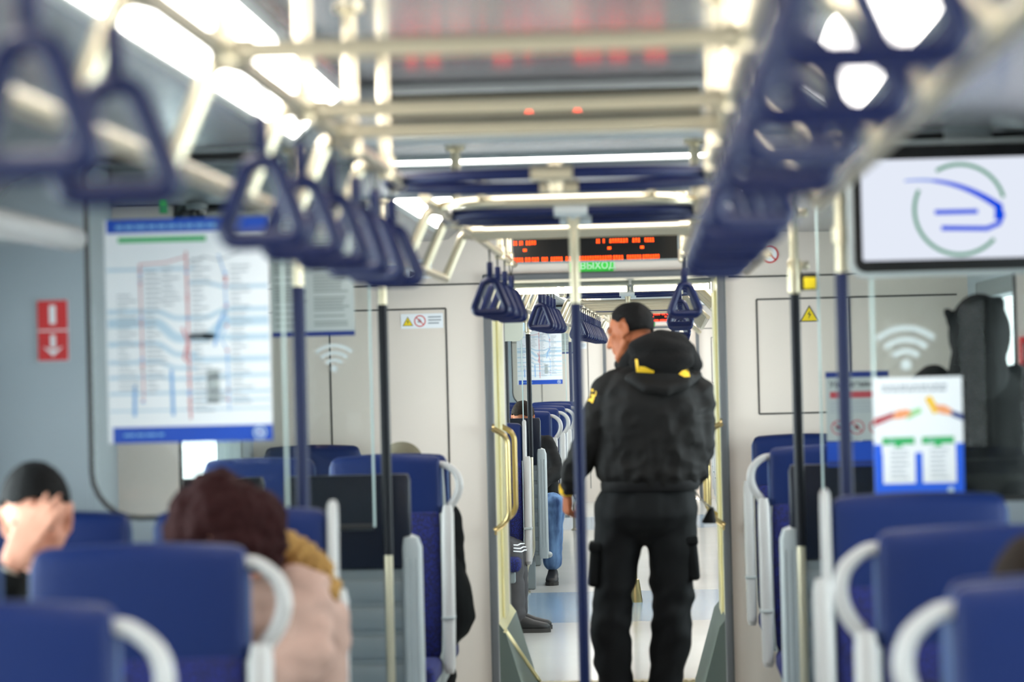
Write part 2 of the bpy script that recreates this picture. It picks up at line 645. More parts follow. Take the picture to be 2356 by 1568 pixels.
def shell(car, ya, yb, far_closed):
    # floor
    bm = newbm()
    segs = [(ya, max(ya, A1), 0), (max(ya, A1), B1, 1), (B1, A2, 0), (A2, B2, 1), (B2, yb, 0)]
    for s, e, mi in segs:
        if e - s > 0.01:
            box(bm, -HW, HW, s, e, -0.1, 0.0, mi)
    car.put(struct(obj('floor', bm, [FLOORM, FLOORB])))
    # ceiling with the vestibule headers
    bm = newbm()
    for s, e, z in [(ya, max(ya, A1), ZE), (max(ya, A1), B1, ZV), (B1, A2, ZC), (A2, B2, ZV), (B2, yb, ZE)]:
        if e - s > 0.01:
            box(bm, -HW, HW, s, e, z, z + 0.08, 0)
    car.put(struct(obj('ceiling', bm, [CEIL])))
    for y in (A1, B1, A2, B2):
        if y > ya + 0.2:
            bm = newbm()
            box(bm, -HW, HW, y - 0.05, y + 0.05, ZH, ZC, 0, 0.022, 4)
            car.put(struct(obj(nxt('trim'), bm, [COVE])))
    # sloping coves between walls and ceiling
    for sx in (-1, 1):
        bm = newbm()
        for s, e, z in [(max(ya, B1 + 0.05 if ya < 1 else ya), A2 - 0.05, ZC), (B2 + 0.05, yb, ZE)] + ([(0.0, A1 - 0.05, ZE)] if ya < 1 else []):
            pr = [(0.56, z + 0.002), (0.56, z - 0.012), (0.725, z - 0.152), (0.76, z - 0.158), (1.05, z - 0.162), (1.3, z - 0.18), (1.46, z - 0.24), (1.56, z - 0.34), (HW - 0.01, z - 0.36), (HW - 0.01, z + 0.002)]
            a = [bm.verts.new(V((sx * x, s, zz))) for x, zz in pr]
            b = [bm.verts.new(V((sx * x, e, zz))) for x, zz in pr]
            n = len(pr)
            for k in range(n):
                bm.faces.new((a[k], a[(k + 1) % n], b[(k + 1) % n], b[k]))
            bm.faces.new(a); bm.faces.new(b)
        car.put(struct(obj(nxt('trim'), bm, [CEIL])))
    # side walls with window openings
    wins = [(6.5, 8.7), (9.0, 11.0), (11.3, 13.5), (16.95, 19.5)]  # last opening widened to bring more daylight onto the end wall
    if ya < 1:
        wins = [(0.5, 3.0)] + wins
    doors = [(A2 + 0.45, B2 - 0.45)] + ([(A1 + 0.45, B1 - 0.45)] if ya < A1 + 0.3 else [])
    for sx, side in ((-1, 'left'), (1, 'right')):
        bm = newbm()
        xa, xb = (sx * HW, sx * (HW + 0.09)) if sx > 0 else (sx * (HW + 0.09), sx * HW)
        cut = sorted([(a, b, WIN_Z0, WIN_Z1) for a, b in wins] + [(a, b, 0.0, 2.05) for a, b in doors])
        y = ya
        for a, b, z0, z1 in cut:
            box(bm, xa, xb, y, a, 0, ZC, 0)
            if z0 > 0:
                box(bm, xa, xb, a, b, 0, z0, 0)
            box(bm, xa, xb, a, b, z1, ZC, 0)
            y = b
        box(bm, xa, xb, y, yb, 0, ZC, 0)
        bmesh.ops.remove_doubles(bm, verts=bm.verts, dist=1e-5)
        car.put(struct(obj('wall_' + side, bm, [WALLM])))
        for a, b in wins:
            w = struct(empty(nxt('window')))
            car.put(w)
            bm = newbm()
            for q in ((a - 0.04, a + 0.03, WIN_Z0 - 0.04, WIN_Z1 + 0.04), (b - 0.03, b + 0.04, WIN_Z0 - 0.04, WIN_Z1 + 0.04),
                      (a + 0.03, b - 0.03, WIN_Z0 - 0.04, WIN_Z0 + 0.03), (a + 0.03, b - 0.03, WIN_Z1 - 0.03, WIN_Z1 + 0.04)):
                box(bm, sx * (HW + 0.04) - 0.055, sx * (HW + 0.04) + 0.055, *q, 0, 0.008)
            obj('window_frame', bm, [GREYM], w)
            bm = newbm()
            box(bm, sx * (HW + 0.05) - 0.004, sx * (HW + 0.05) + 0.004, a, b, WIN_Z0, WIN_Z1)
            obj('window_pane', bm, [WGLASS], w)
        for a, b in doors:
            d = struct(empty(nxt('door')))
            car.put(d)
            mid = (a + b) / 2
            for s, e in ((a, mid - 0.006), (mid + 0.006, b)):
                bm = newbm()
                xx = sx * (HW + 0.055)
                for q in ((s, e, 0.0, 0.85), (s, e, 1.85, 2.05), (s, s + 0.13, 0.85, 1.85), (e - 0.13, e, 0.85, 1.85)):
                    box(bm, xx - 0.025, xx + 0.025, *q, 0, 0.004)
                obj('door_leaf', bm, [GREYP], d)
                bm = newbm()
                box(bm, xx - 0.004, xx + 0.004, s + 0.13, e - 0.13, 0.85, 1.85)
                obj('door_pane', bm, [WGLASS], d)
            bm = newbm()
            box(bm, sx * (HW + 0.03) - 0.02, sx * (HW + 0.03) + 0.02, mid - 0.02, mid + 0.02, 0.05, 2.0, 0, 0.008)
            obj('door_seal', bm, [RUBBER], d)
    # end walls
    ends = [(yb, yb + 0.12, far_closed)] + ([(-0.12, 0.0, False)] if ya < 1 else [(ya - 0.1, ya, True)])
    for e0, e1, closed in ends:
        bm = newbm()
        box(bm, -HW, OX0, e0, e1, 0, ZC)
        box(bm, OX1, HW, e0, e1, 0, ZC)
        box(bm, OX0, OX1, e0, e1, OZ, ZC)
        car.put(struct(obj('wall_end', bm, [ENDW])))
        if closed:
            bm = newbm()
            box(bm, OX0, OX1, e0 + 0.04, e0 + 0.08, 0, OZ, 0)
            box(bm, -0.25, 0.22, e0 + 0.03, e0 + 0.09, 0.95, 1.75, 1, 0.004)
            d = struct(obj(nxt('door'), bm, [ENDW, GREYM]))
            car.put(d)
        face = e0 if e0 > 1 else e1
        sg = -1 if e0 > 1 else 1
        bm = newbm()
        ya0, ya1 = sorted((face, face + sg * 0.03))
        for q in ((OX0 - 0.034, OX0 + 0.004, 0.0, OZ + 0.03), (OX1 - 0.004, OX1 + 0.034, 0.0, OZ + 0.03), (OX0 + 0.004, OX1 - 0.004, OZ, OZ + 0.03)):
            box(bm, q[0], q[1], ya0, ya1, q[2], q[3], 0, 0.008, 3)
        car.put(struct(obj(nxt('trim'), bm, [GREYD])))
        # joints of the cupboard fronts in the end wall
        if e0 > 1:
            bm = newbm()
            w = 0.004
            yy0, yy1 = face - 0.0025, face + 0.001
            zc, zu = 1.965, 1.855
            for q in ((-HW, OX0 - 0.05, zc - w, zc + w), (-HW, -0.745, zu - w, zu + w), (-0.745 - w, -0.745 + w, 0.15, zu), (-1.285 - w, -1.285 + w, 0.15, zu),
                      (OX1 + 0.05, HW, zc - w, zc + w), (0.685, 1.6, 1.86 - w, 1.86 + w), (0.685 - w, 0.685 + w, 1.335, 1.86), (0.685, 1.6, 1.335 - w, 1.335 + w),
                      (1.11 - w, 1.11 + w, 1.335, 1.86)):
                box(bm, q[0], q[1], yy0, yy1, q[2], q[3])
            car.put(struct(obj(nxt('trim'), bm, [SEAM])))


shell(NEAR, 3.0, END, False)
shell(NEXT, 0.0, END, True)

# gangway between the carriages
GY0, GY1 = 14.12, 15.08
bm = newbm()
box(bm, OX0, OX1, GY0, GY1, -0.1, 0.0)
struct(obj('floor', bm, [FLOORG]))
bm = newbm()
box(bm, OX0, OX1, GY0, GY1, OZ, OZ + 0.08)
struct(obj('ceiling', bm, [COVE]))
for sx, side, x in ((-1, 'left', OX0), (1, 'right', OX1)):
    bm = newbm()
    box(bm, min(x, x + sx * 0.06), max(x, x + sx * 0.06), GY0, GY1, 0, OZ + 0.08, 0)
    box(bm, min(x - sx * 0.012, x), max(x - sx * 0.012, x), GY0 + 0.30, GY0 + 0.72, 0.32, OZ - 0.06, 0, 0.004)
    struct(obj('wall_gangway_' + side, bm, [CREAM]))
    # sloping kick plate along the foot of the gangway wall
    bm = newbm()
    pr = [(0, 0.40), (-sx * 0.03, 0.36), (-sx * 0.125, 0.03), (-sx * 0.135, 0.0), (0, 0)]
    a = [bm.verts.new(V((x + q[0], GY0 - 0.10, q[1]))) for q in pr]
    b = [bm.verts.new(V((x + q[0], GY1 + 0.10, q[1]))) for q in pr]
    for k in range(5):
        bm.faces.new((a[k], a[(k + 1) % 5], b[(k + 1) % 5], b[k])).material_index = 1 if (k == 0 and sx < 0) else 0
    bm.faces.new(a); bm.faces.new(b)
    if sx < 0:
        tube(bm, [(x + 0.03, GY0 - 0.1, 0.365), (x + 0.135, GY1 + 0.1, 0.012)], 0.012, 6, mi=1)
    struct(obj(nxt('trim'), bm, [BELLOW, CREAM]))
bm = newbm()
box(bm, OX0, OX1, 15.085, 15.2, -0.01, 0.006, 0, 0.003)
for k in range(28):
    xx = OX0 + 0.03 + k * 0.036
    box(bm, xx, xx + 0.016, 15.095, 15.19, 0.006, 0.009)
struct(obj(nxt('trim'), bm, [THRESH]))


# ================================================================== lamps
def ceiling_light(car, x0, x1, y0, y1, z, label, group='long ceiling light strips', tilt=0.0):
    t = empty('ceiling_light')
    car.put(t, (x0 + x1) / 2, (y0 + y1) / 2, z)
    t.rotation_euler = (0, tilt, -car.yaw)
    hx, hy = (x1 - x0) / 2, (y1 - y0) / 2
    bm = newbm()
    for q in ((-hx - 0.02, -hx, -hy - 0.02, hy + 0.02), (hx, hx + 0.02, -hy - 0.02, hy + 0.02), (-hx, hx, -hy - 0.02, -hy), (-hx, hx, hy, hy + 0.02)):
        box(bm, *q, -0.014, 0.001, 0, 0.003)
    obj('lamp_frame', bm, [GREYP], t)
    bm = newbm()
    box(bm, -hx, hx, -hy, hy, -0.008, 0.0, 0, 0.003)
    obj('diffuser', bm, [DIFF], t)
    tag(t, label, 'ceiling light', group)


SLOPE = math.atan2(0.14, 0.165)


def slope_lamp(car, sx, y0, y1, label):
    """a strip set into the sloping face between aisle ceiling and side ceiling"""
    c = (sx * 0.6495, ZC - 0.0885)
    ceiling_light(car, c[0] - 0.082, c[0] + 0.082, y0, y1, c[1], label, tilt=sx * SLOPE)


for car, w in ((NEAR, 'near'), (NEXT, 'next')):
    for sx, side in ((-1, 'left'), (1, 'right')):
        slope_lamp(car, sx, (6.3 if car is NEXT else 3.3), 8.95, 'white ceiling light strip over the %s seats, %s' % (side, 'right above the camera' if car is NEAR else 'past first doors of next carriage'))
        slope_lamp(car, sx, 9.01, 13.74, 'long white ceiling light strip over %s seats, up to the %s' % (side, 'near carriage doors' if car is NEAR else 'far doors of next carriage'))
for car, y0, y1 in ((NEAR, 16.7, 19.2), (NEXT, 0.3, 3.1), (NEXT, 16.9, 19.6)):
    for sx, side in ((-1, 'left'), (1, 'right')):
        wh = 'before the gangway' if car is NEAR else ('just past the gangway' if y0 < 1 else 'at the far end of the next carriage')
        slope_lamp(car, sx, y0, y1, 'short white ceiling light strip on the %s, %s' % (side, wh))
# slim transverse strips across the vestibule ceilings, the near-side ones added for light
for car, ya, yb, wh in ((NEAR, A2, B2, 'over the near carriage doors'), (NEXT, A1, B1, 'over the first doors of the next carriage'), (NEXT, A2, B2, 'over the far doors of the next carriage')):
    ceiling_light(car, -0.72, 0.72, yb - 0.36, yb - 0.12, ZV, 'white transverse ceiling light, far side, ' + wh, 'light strips across the doorway ceilings')
    ceiling_light(car, -0.9, 0.9, ya + 0.55, ya + 0.75, ZV, 'added unseen transverse ceiling light, near side, ' + wh, 'light strips across the doorway ceilings')  # added lamp, hidden behind the header, to brighten the vestibule
# warm tubes under the gangway ceiling
for x0, x1, yy, wh in ((-0.50, 0.10, 14.55, 'left'), (0.11, 0.49, 14.55, 'right')):
    t = empty('gangway_lamp', ((x0 + x1) / 2, yy, OZ - 0.03))
    hx = (x1 - x0) / 2
    bm = newbm()
    tube(bm, [(-hx + 0.01, 0, -0.008), (hx - 0.01, 0, -0.008)], 0.013, 10)
    obj('tube', bm, [TUBEL], t)
    bm = newbm()
    box(bm, -hx, hx, -0.03, 0.03, 0.008, 0.03, 0, 0.004)
    box(bm, -hx, -hx + 0.012, -0.016, 0.016, -0.024, 0.008)
    box(bm, hx - 0.012, hx, -0.016, 0.016, -0.024, 0.008)
    obj('lamp_housing', bm, [GREYP], t)
    tag(t, 'glowing warm tube lamp under the gangway ceiling, %s one of the two' % wh, 'lamp', 'gangway tube lamps')


# ================================================================== seats
def make_seat(aisle, handle, side_post=True, short=False):
    """a seat that faces -y; aisle = +1 if the aisle lies towards +x.  Returns the Empty at its foot"""
    t = empty('train_seat')
    hw = 0.2175
    # headrest: upright cushion, gently dished, leaning back
    bm = newbm()
    ws = (0, 0.10, 0.3, 0.5, 0.7, 0.84, 0.885, 0.925, 0.96, 0.985, 1.0)
    nx, nz = 14, len(ws) - 1
    z0, z1 = 1.01, 1.234
    us = [-1, -0.985, -0.95, -0.9, -0.7, -0.45, -0.2, 0, 0.2, 0.45, 0.7, 0.9, 0.95, 0.985, 1]

    def back(z):
        return 0.02 + 0.10 * (z - 0.45)
    grid = {}
    rr, rs_ = 0.034, 0.022
    for s in (0, 1):
        for i in range(nx + 1):
            for j in range(nz + 1):
                u, w = us[i], ws[j]
                z = z0 + (z1 - z0) * w
                zz = z + 0.010 * (1 - u * u) * w
                q = max(0, (z - (z1 - rr)) / rr)
                e_top = rr * (1 - math.sqrt(max(0, 1 - q * q)))
                p = max(0, (abs(u) * hw - (hw - rs_)) / rs_)
                e_side = rs_ * 0.55 * (1 - math.sqrt(max(0, 1 - p * p)))
                rx = hw * (1 - 0.012 * w) - (0.02 * (1 - math.sqrt(max(0, 1 - q * q))) if abs(u) > 0.9 else 0)
                d = 0.012 * (u ** 4)
                if s == 0:
                    y = back(z) - 0.030 + 0.012 - 0.018 + d + max(e_top, e_side)
                else:
                    y = back(z) + 0.045 - min(0.02, e_top)
                grid[s, i, j] = bm.verts.new(V((u * rx, y, zz)))
    for s in (0, 1):
        for i in range(nx):
            for j in range(nz):
                bm.faces.new((grid[s, i, j], grid[s, i + 1, j], grid[s, i + 1, j + 1], grid[s, i, j + 1]))
    for i in range(nx):
        for j in (0, nz):
            bm.faces.new((grid[0, i, j], grid[0, i + 1, j], grid[1, i + 1, j], grid[1, i, j]))
    for j in range(nz):
        for i in (0, nx):
            bm.faces.new((grid[0, i, j], grid[0, i, j + 1], grid[1, i, j + 1], grid[1, i, j]))
    hr = obj('headrest', bm, [BLUEL], t, angle=50)
    for q in (-1, 1):
        bm = newbm()
        tube(bm, [(q * (hw - 0.001), back(z) + 0.008, z) for z in (1.012, 1.06, 1.14, 1.195)] + [(q * (hw - 0.006), back(1.215) + 0.012, 1.214)], [0.008, 0.008, 0.008, 0.007, 0.004], 8)
        obj('piping', bm, [BLUEE], hr)
    # fabric back cushion
    bm = newbm()
    rings = []
    for z, w, dd in ((0.44, 0.200, 0.06), (0.47, 0.212, 0.075), (0.60, 0.215, 0.085), (0.78, 0.215, 0.08), (0.96, 0.214, 0.07), (1.012, 0.210, 0.062), (1.018, 0.200, 0.05)):
        rings.append(((0, back(z) + 0.03 - dd * 0.5, z), w, dd * 0.5 + 0.012))
    loft(bm, rings, 28, power=6)
    obj('back_cushion', bm, [FAB], t)
    # seat cushion
    bm = newbm()
    box(bm, -0.215, 0.215, -0.44, 0.03, 0.37, 0.455, 0, 0.03, 4)
    obj('seat_cushion', bm, [FAB], t)
    # plastic shell behind and pedestal below
    bm = newbm()
    loft(bm, [((0, back(0.36) + 0.075, 0.30), 0.19, 0.02), ((0, back(0.5) + 0.07, 0.5), 0.215, 0.022), ((0, back(1.0) + 0.062, 1.0), 0.214, 0.018), ((0, back(1.2) + 0.055, 1.2), 0.205, 0.012)], 24, power=6)
    obj('back_shell', bm, [GREYP], t)
    bm = newbm()
    box(bm, -0.18, 0.18, -0.36, 0.06, 0.30, 0.37, 0, 0.012)
    box(bm, -0.06, 0.06, -0.2, 0.02, 0.0, 0.31, 0, 0.015)
    obj('pedestal', bm, [GREYM], t)
    a = aisle
    if side_post:
        # white side post on the aisle side
        bm = newbm()
        xo = a * (hw + 0.027)
        top = 1.04 if handle else 1.035
        loft(bm, [((xo, -0.02, 0.39), 0.016, 0.04), ((xo, -0.02, 0.41), 0.022, 0.055), ((xo, 0.01, 0.62), 0.024, 0.055), ((xo, 0.045, 0.9), 0.024, 0.045), ((xo, 0.065, top - 0.03), 0.023, 0.036), ((xo, 0.067, top), 0.017, 0.026)], 20, power=4)
        po = obj('side_post', bm, [WHITEP], t)
        bm = newbm()
        box(bm, xo - 0.026, xo + 0.026, -0.055, 0.03, 0.60, 0.612, 0, 0.004)
        obj('joint_ring', bm, [GREYP], po)
    if handle:
        bm = newbm()
        x0 = a * hw
        yy = back(1.15) + 0.01
        cc = [(x0 - a * 0.01, 1.202), (x0 + a * 0.018, 1.199), (x0 + a * 0.046, 1.182), (x0 + a * 0.066, 1.158), (x0 + a * 0.074, 1.122), (x0 + a * 0.068, 1.088), (x0 + a * 0.052, 1.058), (x0 + a * 0.034, 1.034), (x0 + a * 0.028, 1.0)]
        sm = []
        for i in range(len(cc) - 1):
            p0, p1, p2, p3 = cc[max(i - 1, 0)], cc[i], cc[i + 1], cc[min(i + 2, len(cc) - 1)]
            for k in range(4):
                s = k / 4
                sm.append(tuple(0.5 * ((2 * p1[c]) + (-p0[c] + p2[c]) * s + (2 * p0[c] - 5 * p1[c] + 4 * p2[c] - p3[c]) * s * s + (-p0[c] + 3 * p1[c] - 3 * p2[c] + p3[c]) * s ** 3) for c in (0, 1)))
        sm.append(cc[-1])
        tube(bm, [(q[0], yy - 0.012 * math.sin(i / len(sm) * 3.14), q[1]) for i, q in enumerate(sm)], [0.0125 + 0.004 * min(1, i / len(sm) * 2) for i in range(len(sm))], 12)
        obj('grab_handle', bm, [WHITEP], t)
    elif side_post and not short:
        bm = newbm()
        xo = a * (hw + 0.013)
        loft(bm, [((xo, back(1.0) + 0.0, 0.98), 0.013, 0.04), ((xo, back(1.2), 1.2), 0.013, 0.035), ((xo, back(1.25), 1.245), 0.012, 0.03), ((xo, back(1.25), 1.256), 0.006, 0.018)], 16, power=3)
        obj('headrest_wing', bm, [WHITEP], t)
    return t


protos = {}


def seat(car, kind, x, y, label, group, rz=0):
    """kind: (aisle side, handle, post)"""
    if kind not in protos:
        protos[kind] = make_seat(*kind)
        s = protos[kind]
    else:
        s = dup(protos[kind])
    car.put(s, x, y, 0, rz)
    tag(s, label, 'seat', group)
    return s


XA, XW = 0.845, 1.345
rows_near = [(10.47, 'first', True), (11.97, 'second', True), (13.5, 'third', False)]
for y, o_, h_ in rows_near:
    for sx, side in ((-1, 'left'), (1, 'right')):
        a = -sx
        hint = {'first': 'nearest the camera', 'second': 'second row from the camera', 'third': 'third row, against the glass screen'}[o_]
        seat(NEAR, (a, h_, True), sx * XA, y, 'blue aisle seat on the %s, %s%s' % (side, hint, ', white curved handle' if h_ else ''), 'blue seats of the near carriage')
        seat(NEAR, (a, False, False), sx * XW, y, 'blue window seat on the %s, %s' % (side, hint), 'blue seats of the near carriage')
for sx, side in ((-1, 'left'), (1, 'right')):
    a = -sx
    seat(NEAR, (a, True, True), sx * 0.865, 17.9, 'blue aisle seat past the doors on the %s, white handle, before the gangway' % side, 'blue seats of the near carriage')
    seat(NEAR, (a, False, False), sx * 1.365, 17.9, 'blue window seat past the doors on the %s, beside one with white handle' % side, 'blue seats of the near carriage')
    if sx > 0:
        seat(NEAR, (a, False, True, True), sx * 0.865, 19.78, 'blue aisle seat standing against the end wall on the %s of the gangway' % side, 'blue seats of the near carriage')
    seat(NEAR, (a, False, False), sx * 1.365, 19.78, 'blue window seat standing against the end wall on the far %s' % side, 'blue seats of the near carriage')
# next carriage
for sx, side in ((-1, 'left'), (1, 'right')):
    a = -sx
    for k, y in enumerate((7.55, 9.05, 10.4, 11.85, 13.3)):
        seat(NEXT, (a, True, True), sx * 0.865, y, 'blue aisle seat with white handle, next carriage %s side, %s row past doors' % (side, ORD[k]), 'blue seats of the next carriage')
        seat(NEXT, (a, False, False), sx * 1.365, y, 'blue window seat, next carriage %s side, %s row past doors' % (side, ORD[k]), 'blue seats of the next carriage')
    seat(NEXT, (a, False, True), sx * 0.845, 3.1, 'blue aisle seat with white side post on the %s, just past the gangway' % side, 'blue seats of the next carriage')


# seats seen from behind: dark navy headrest shell over a ribbed grey back with a grey flange
def make_back_seat(a):
    t = empty('folding_seat')
    bm = newbm()
    loft(bm, [((0, 0.0, 0.885), 0.212, 0.03), ((0, 0.0, 0.90), 0.222, 0.038), ((0, 0.01, 1.19), 0.222, 0.038), ((0, 0.012, 1.212), 0.214, 0.03)], 32, power=9)
    obj('headrest_shell', bm, [PANELD], t)
    bm = newbm()
    box(bm, -0.20, 0.20, -0.02, 0.03, 0.24, 0.885, 0, 0.012, 3)
    for k in range(6):
        box(bm, -0.195, 0.195, -0.028, -0.018, 0.27 + k * 0.1, 0.345 + k * 0.1, 0, 0.006)
    obj('ribbed_back', bm, [GREYM], t)
    bm = newbm()
    xo = a * 0.225
    loft(bm, [((xo, 0, 0.22), 0.03, 0.05), ((xo, 0, 0.26), 0.034, 0.055), ((xo, 0, 0.955), 0.034, 0.05), ((xo - a * 0.004, 0, 0.99), 0.026, 0.04), ((xo - a * 0.012, 0, 1.0), 0.012, 0.02)], 20, power=5)
    for k in range(3):
        tube(bm, [(xo - 0.02 + k * 0.02, -0.052, 0.3), (xo - 0.02 + k * 0.02, -0.049, 0.92)], 0.005, 6)
    fl = obj('side_flange', bm, [GREYP], t)
    bm = newbm()
    ellipsoid(bm, (xo + a * 0.035, -0.01, 0.245), (0.025, 0.03, 0.022))
    obj('hinge_knob', bm, [GREYP], fl)
    bm = newbm()
    box(bm, -0.2, 0.2, 0.05, 0.12, 0.36, 0.80, 0, 0.03, 3)
    obj('folded_cushion', bm, [FAB], t)
    bm = newbm()
    box(bm, -0.16, 0.16, 0.0, 0.06, 0.0, 0.25, 0, 0.01)
    obj('pedestal', bm, [GREYM], t)
    return t


bproto = {}
for car, y, wh in ((NEAR, 16.66, 'near carriage'), (NEXT, 6.32, 'next carriage')):
    for sx, side in ((-1, 'left'), (1, 'right')):
        a = -sx
        if a not in bproto:
            bproto[a] = make_back_seat(a)
            s = bproto[a]
        else:
            s = dup(bproto[a])
        car.put(s, sx * 0.885, y, 0)
        tag(s, 'dark navy and ribbed grey seat back on the %s past the %s doors' % (side, wh), 'seat', 'seats seen from behind')
        s = dup(bproto[a])
        car.put(s, sx * 1.40, y, 0)
        tag(s, 'dark seat back by the window on the %s past the %s doors' % (side, wh), 'seat', 'seats seen from behind')


# ================================================================== poles, screens
def grab_pole(car, x, y, label, dark=False, low=0.955, foot=0, clamp=None):
    t = empty('grab_pole')
    car.put(t, x, y, 0)
    bm = newbm()
    tube(bm, [(0, 0, 1.80), (0, 0, ZH + 0.01)], 0.0155, 14)
    lathe(bm, [(0.034, ZH), (0.034, ZH - 0.012), (0.018, ZH - 0.02)], n=16)
    obj('upper_tube', bm, [CHROME], t)
    bm = newbm()
    tube(bm, [(0, 0, low - 0.01), (0, 0, 1.803)], 0.0175, 14)
    obj('navy_sleeve', bm, [NAVYD if dark else RING], t)
    bm = newbm()
    if foot:
        tube(bm, fillet([(0, 0, low), (0, 0, 0.28), (foot * 0.055, 0.0, 0.18), (foot * 0.06, 0.0, 0.0)], 0.06), 0.0155, 14)
        lathe(bm, [(0.035, 0), (0.035, 0.012), (0.018, 0.02)], (foot * 0.06, 0, 0), n=16)
    else:
        tube(bm, [(0, 0, 0), (0, 0, low)], 0.0155, 14)
        lathe(bm, [(0.035, 0), (0.035, 0.012), (0.018, 0.02)], n=16)
    obj('lower_tube', bm, [CHROME], t)
    sx = -1 if x < 0 else 1
    for z in (1.90, 2.08):
        bm = newbm()
        lathe(bm, [(0.016, z - 0.022), (0.023, z - 0.02), (0.023, z + 0.02), (0.016, z + 0.022)], n=16)
        box(bm, min(0, sx * 0.05), max(0, sx * 0.05), -0.008, 0.008, z - 0.014, z + 0.014, 0, 0.003)
        obj('clamp', bm, [CHROME], t)
    if clamp:
        bm = newbm()
        z = clamp[0]
        s2 = clamp[1]
        box(bm, min(s2 * 0.018, s2 * 0.075), max(s2 * 0.018, s2 * 0.075), -0.014, 0.012, z - 0.03, z + 0.03, 0, 0.006)
        box(bm, min(s2 * 0.03, s2 * 0.072), max(s2 * 0.03, s2 * 0.072), -0.017, -0.013, z - 0.026, z + 0.014, 1, 0.002)
        lathe(bm, [(0.017, z - 0.04), (0.025, z - 0.036), (0.025, z + 0.036), (0.017, z + 0.04)], n=16, mi=2)
        obj('clamped_tag', bm, clamp[2], t)
    tag(t, label, 'pole', 'vestibule grab poles')
    return t


grab_pole(NEAR, -0.725, A2 + 0.0, 'steel pole with navy sleeve beside the big route map', low=0.955)
grab_pole(NEAR, 0.690, A2, 'steel pole with navy sleeve left of the screen with a white picture', low=0.955)
grab_pole(NEAR, -0.722, B2, 'steel pole with near black sleeve in front of the left dark seat back', True)
grab_pole(NEAR, 0.688, B2, 'steel pole with near black sleeve right of the gangway, yellow tag clamped on it', True, clamp=(1.845, 1, [RUBBER, PYEL, CHROME]))
grab_pole(NEXT, -0.735, A1 - 0.0, 'slim pole with navy sleeve just inside the next carriage, left edge of the gangway view', True)
grab_pole(NEXT, -0.720, B1, 'pole with black sleeve and pale blue tag in the next carriage, foot bent sideways', True, foot=-1, clamp=(1.855, -1, [TAGB, TAGB, CHROME]))
grab_pole(NEXT, -0.720, A2, 'distant pole with navy sleeve beside the far route map')
grab_pole(NEXT, 0.690, A1, 'pole with navy sleeve on the right just inside the next carriage')
grab_pole(NEXT, 0.690, B1, 'pole with black sleeve on the right past the first doors of the next carriage', True)
grab_pole(NEXT, 0.690, A2, 'distant pole with navy sleeve on the right of the next carriage')


def draught_screen(car, y, sx, label, edge, panel):
    """glass screen in a grey wall panel between seats and vestibule"""
    t = empty('glass_screen')
    car.put(t, 0, y, 0)
    xi = 0.765
    xo = 1.290 if panel else 1.44
    zb, zt = (1.20 if panel else 1.04), ZH - 0.005
    bm = newbm()
    x0, x1 = sorted((sx * xo, sx * HW))
    box(bm, x0, x1, -0.02, 0.02, 0.0, zt, 0)
    x0, x1 = sorted((sx * xi, sx * xo))
    # panel below the glass, cut to the rounded lower corner
    rad = 0.13
    pts = [(xi, 0.12), (xo, 0.12), (xo, zb + rad)] + [(xo - rad + rad * math.cos(R(-k * 15)), zb + rad + rad * math.sin(R(-k * 15))) for k in range(1, 7)] + [(xi, zb)]
    if panel:
        fr = [bm.verts.new(V((sx * p[0], -0.012, p[1]))) for p in pts]
        bk = [bm.verts.new(V((sx * p[0], 0.012, p[1]))) for p in pts]
        n = len(pts)
        bm.faces.new(fr); bm.faces.new(bk[::-1])
        for k in range(n):
            bm.faces.new((fr[k], fr[(k + 1) % n], bk[(k + 1) % n], bk[k]))
    obj('wall_panel', bm, [WALLM if panel else ENDW], t)
    bm = newbm()
    x0, x1 = sorted((sx * xi, sx * (xo - 0.004)))
    box(bm, x0, x1, -0.004, 0.004, zb - 0.01, zt)
    obj('glass_pane', bm, [GLASS], t)
    bm = newbm()
    path = [(sx * (xi + 0.01), 0, zb), (sx * (xo - rad), 0, zb)] + [(sx * (xo - rad + rad * math.sin(R(k * 15))), 0, zb + rad - rad * math.cos(R(k * 15))) for k in range(1, 7)] + [(sx * xo, 0, zt - 0.05), (sx * (xo - 0.04), 0, zt - 0.01), (sx * (xi + 0.01), 0, zt - 0.01)]
    tube(bm, path, 0.012, 8)
    obj('rubber_seal', bm, [RUBBER], t)
    bm = newbm()
    box(bm, min(sx * xi, sx * (xi + edge)), max(sx * xi, sx * (xi + edge)), -0.006, 0.006, zb, zt - 0.02, 0, 0.002)
    obj('polished_edge', bm, [EDGE], t)
    tag(t, label, 'glass screen', 'glass screens beside the doors')


for car, y, w1 in ((NEAR, A2, 'near side of the near carriage doors'), (NEAR, B2, 'far side of the near carriage doors'),
                   (NEXT, A1, 'near side of the first doors in the next carriage'), (NEXT, B1, 'far side of the first doors in the next carriage'), (NEXT, A2, 'near side of the last doors in the next carriage')):
    for sx, side in ((-1, 'left'), (1, 'right')):
        draught_screen(car, y + 0.03, sx, 'glass screen on the %s, %s' % (side, w1), 0.008, w1.startswith('near side'))


# ================================================================== overhead rails
RL, RR = -0.41, 0.345           # upper rails
LL, LR = -0.525, 0.54           # lower outer rails
ZR, ZL = 2.04, 1.895


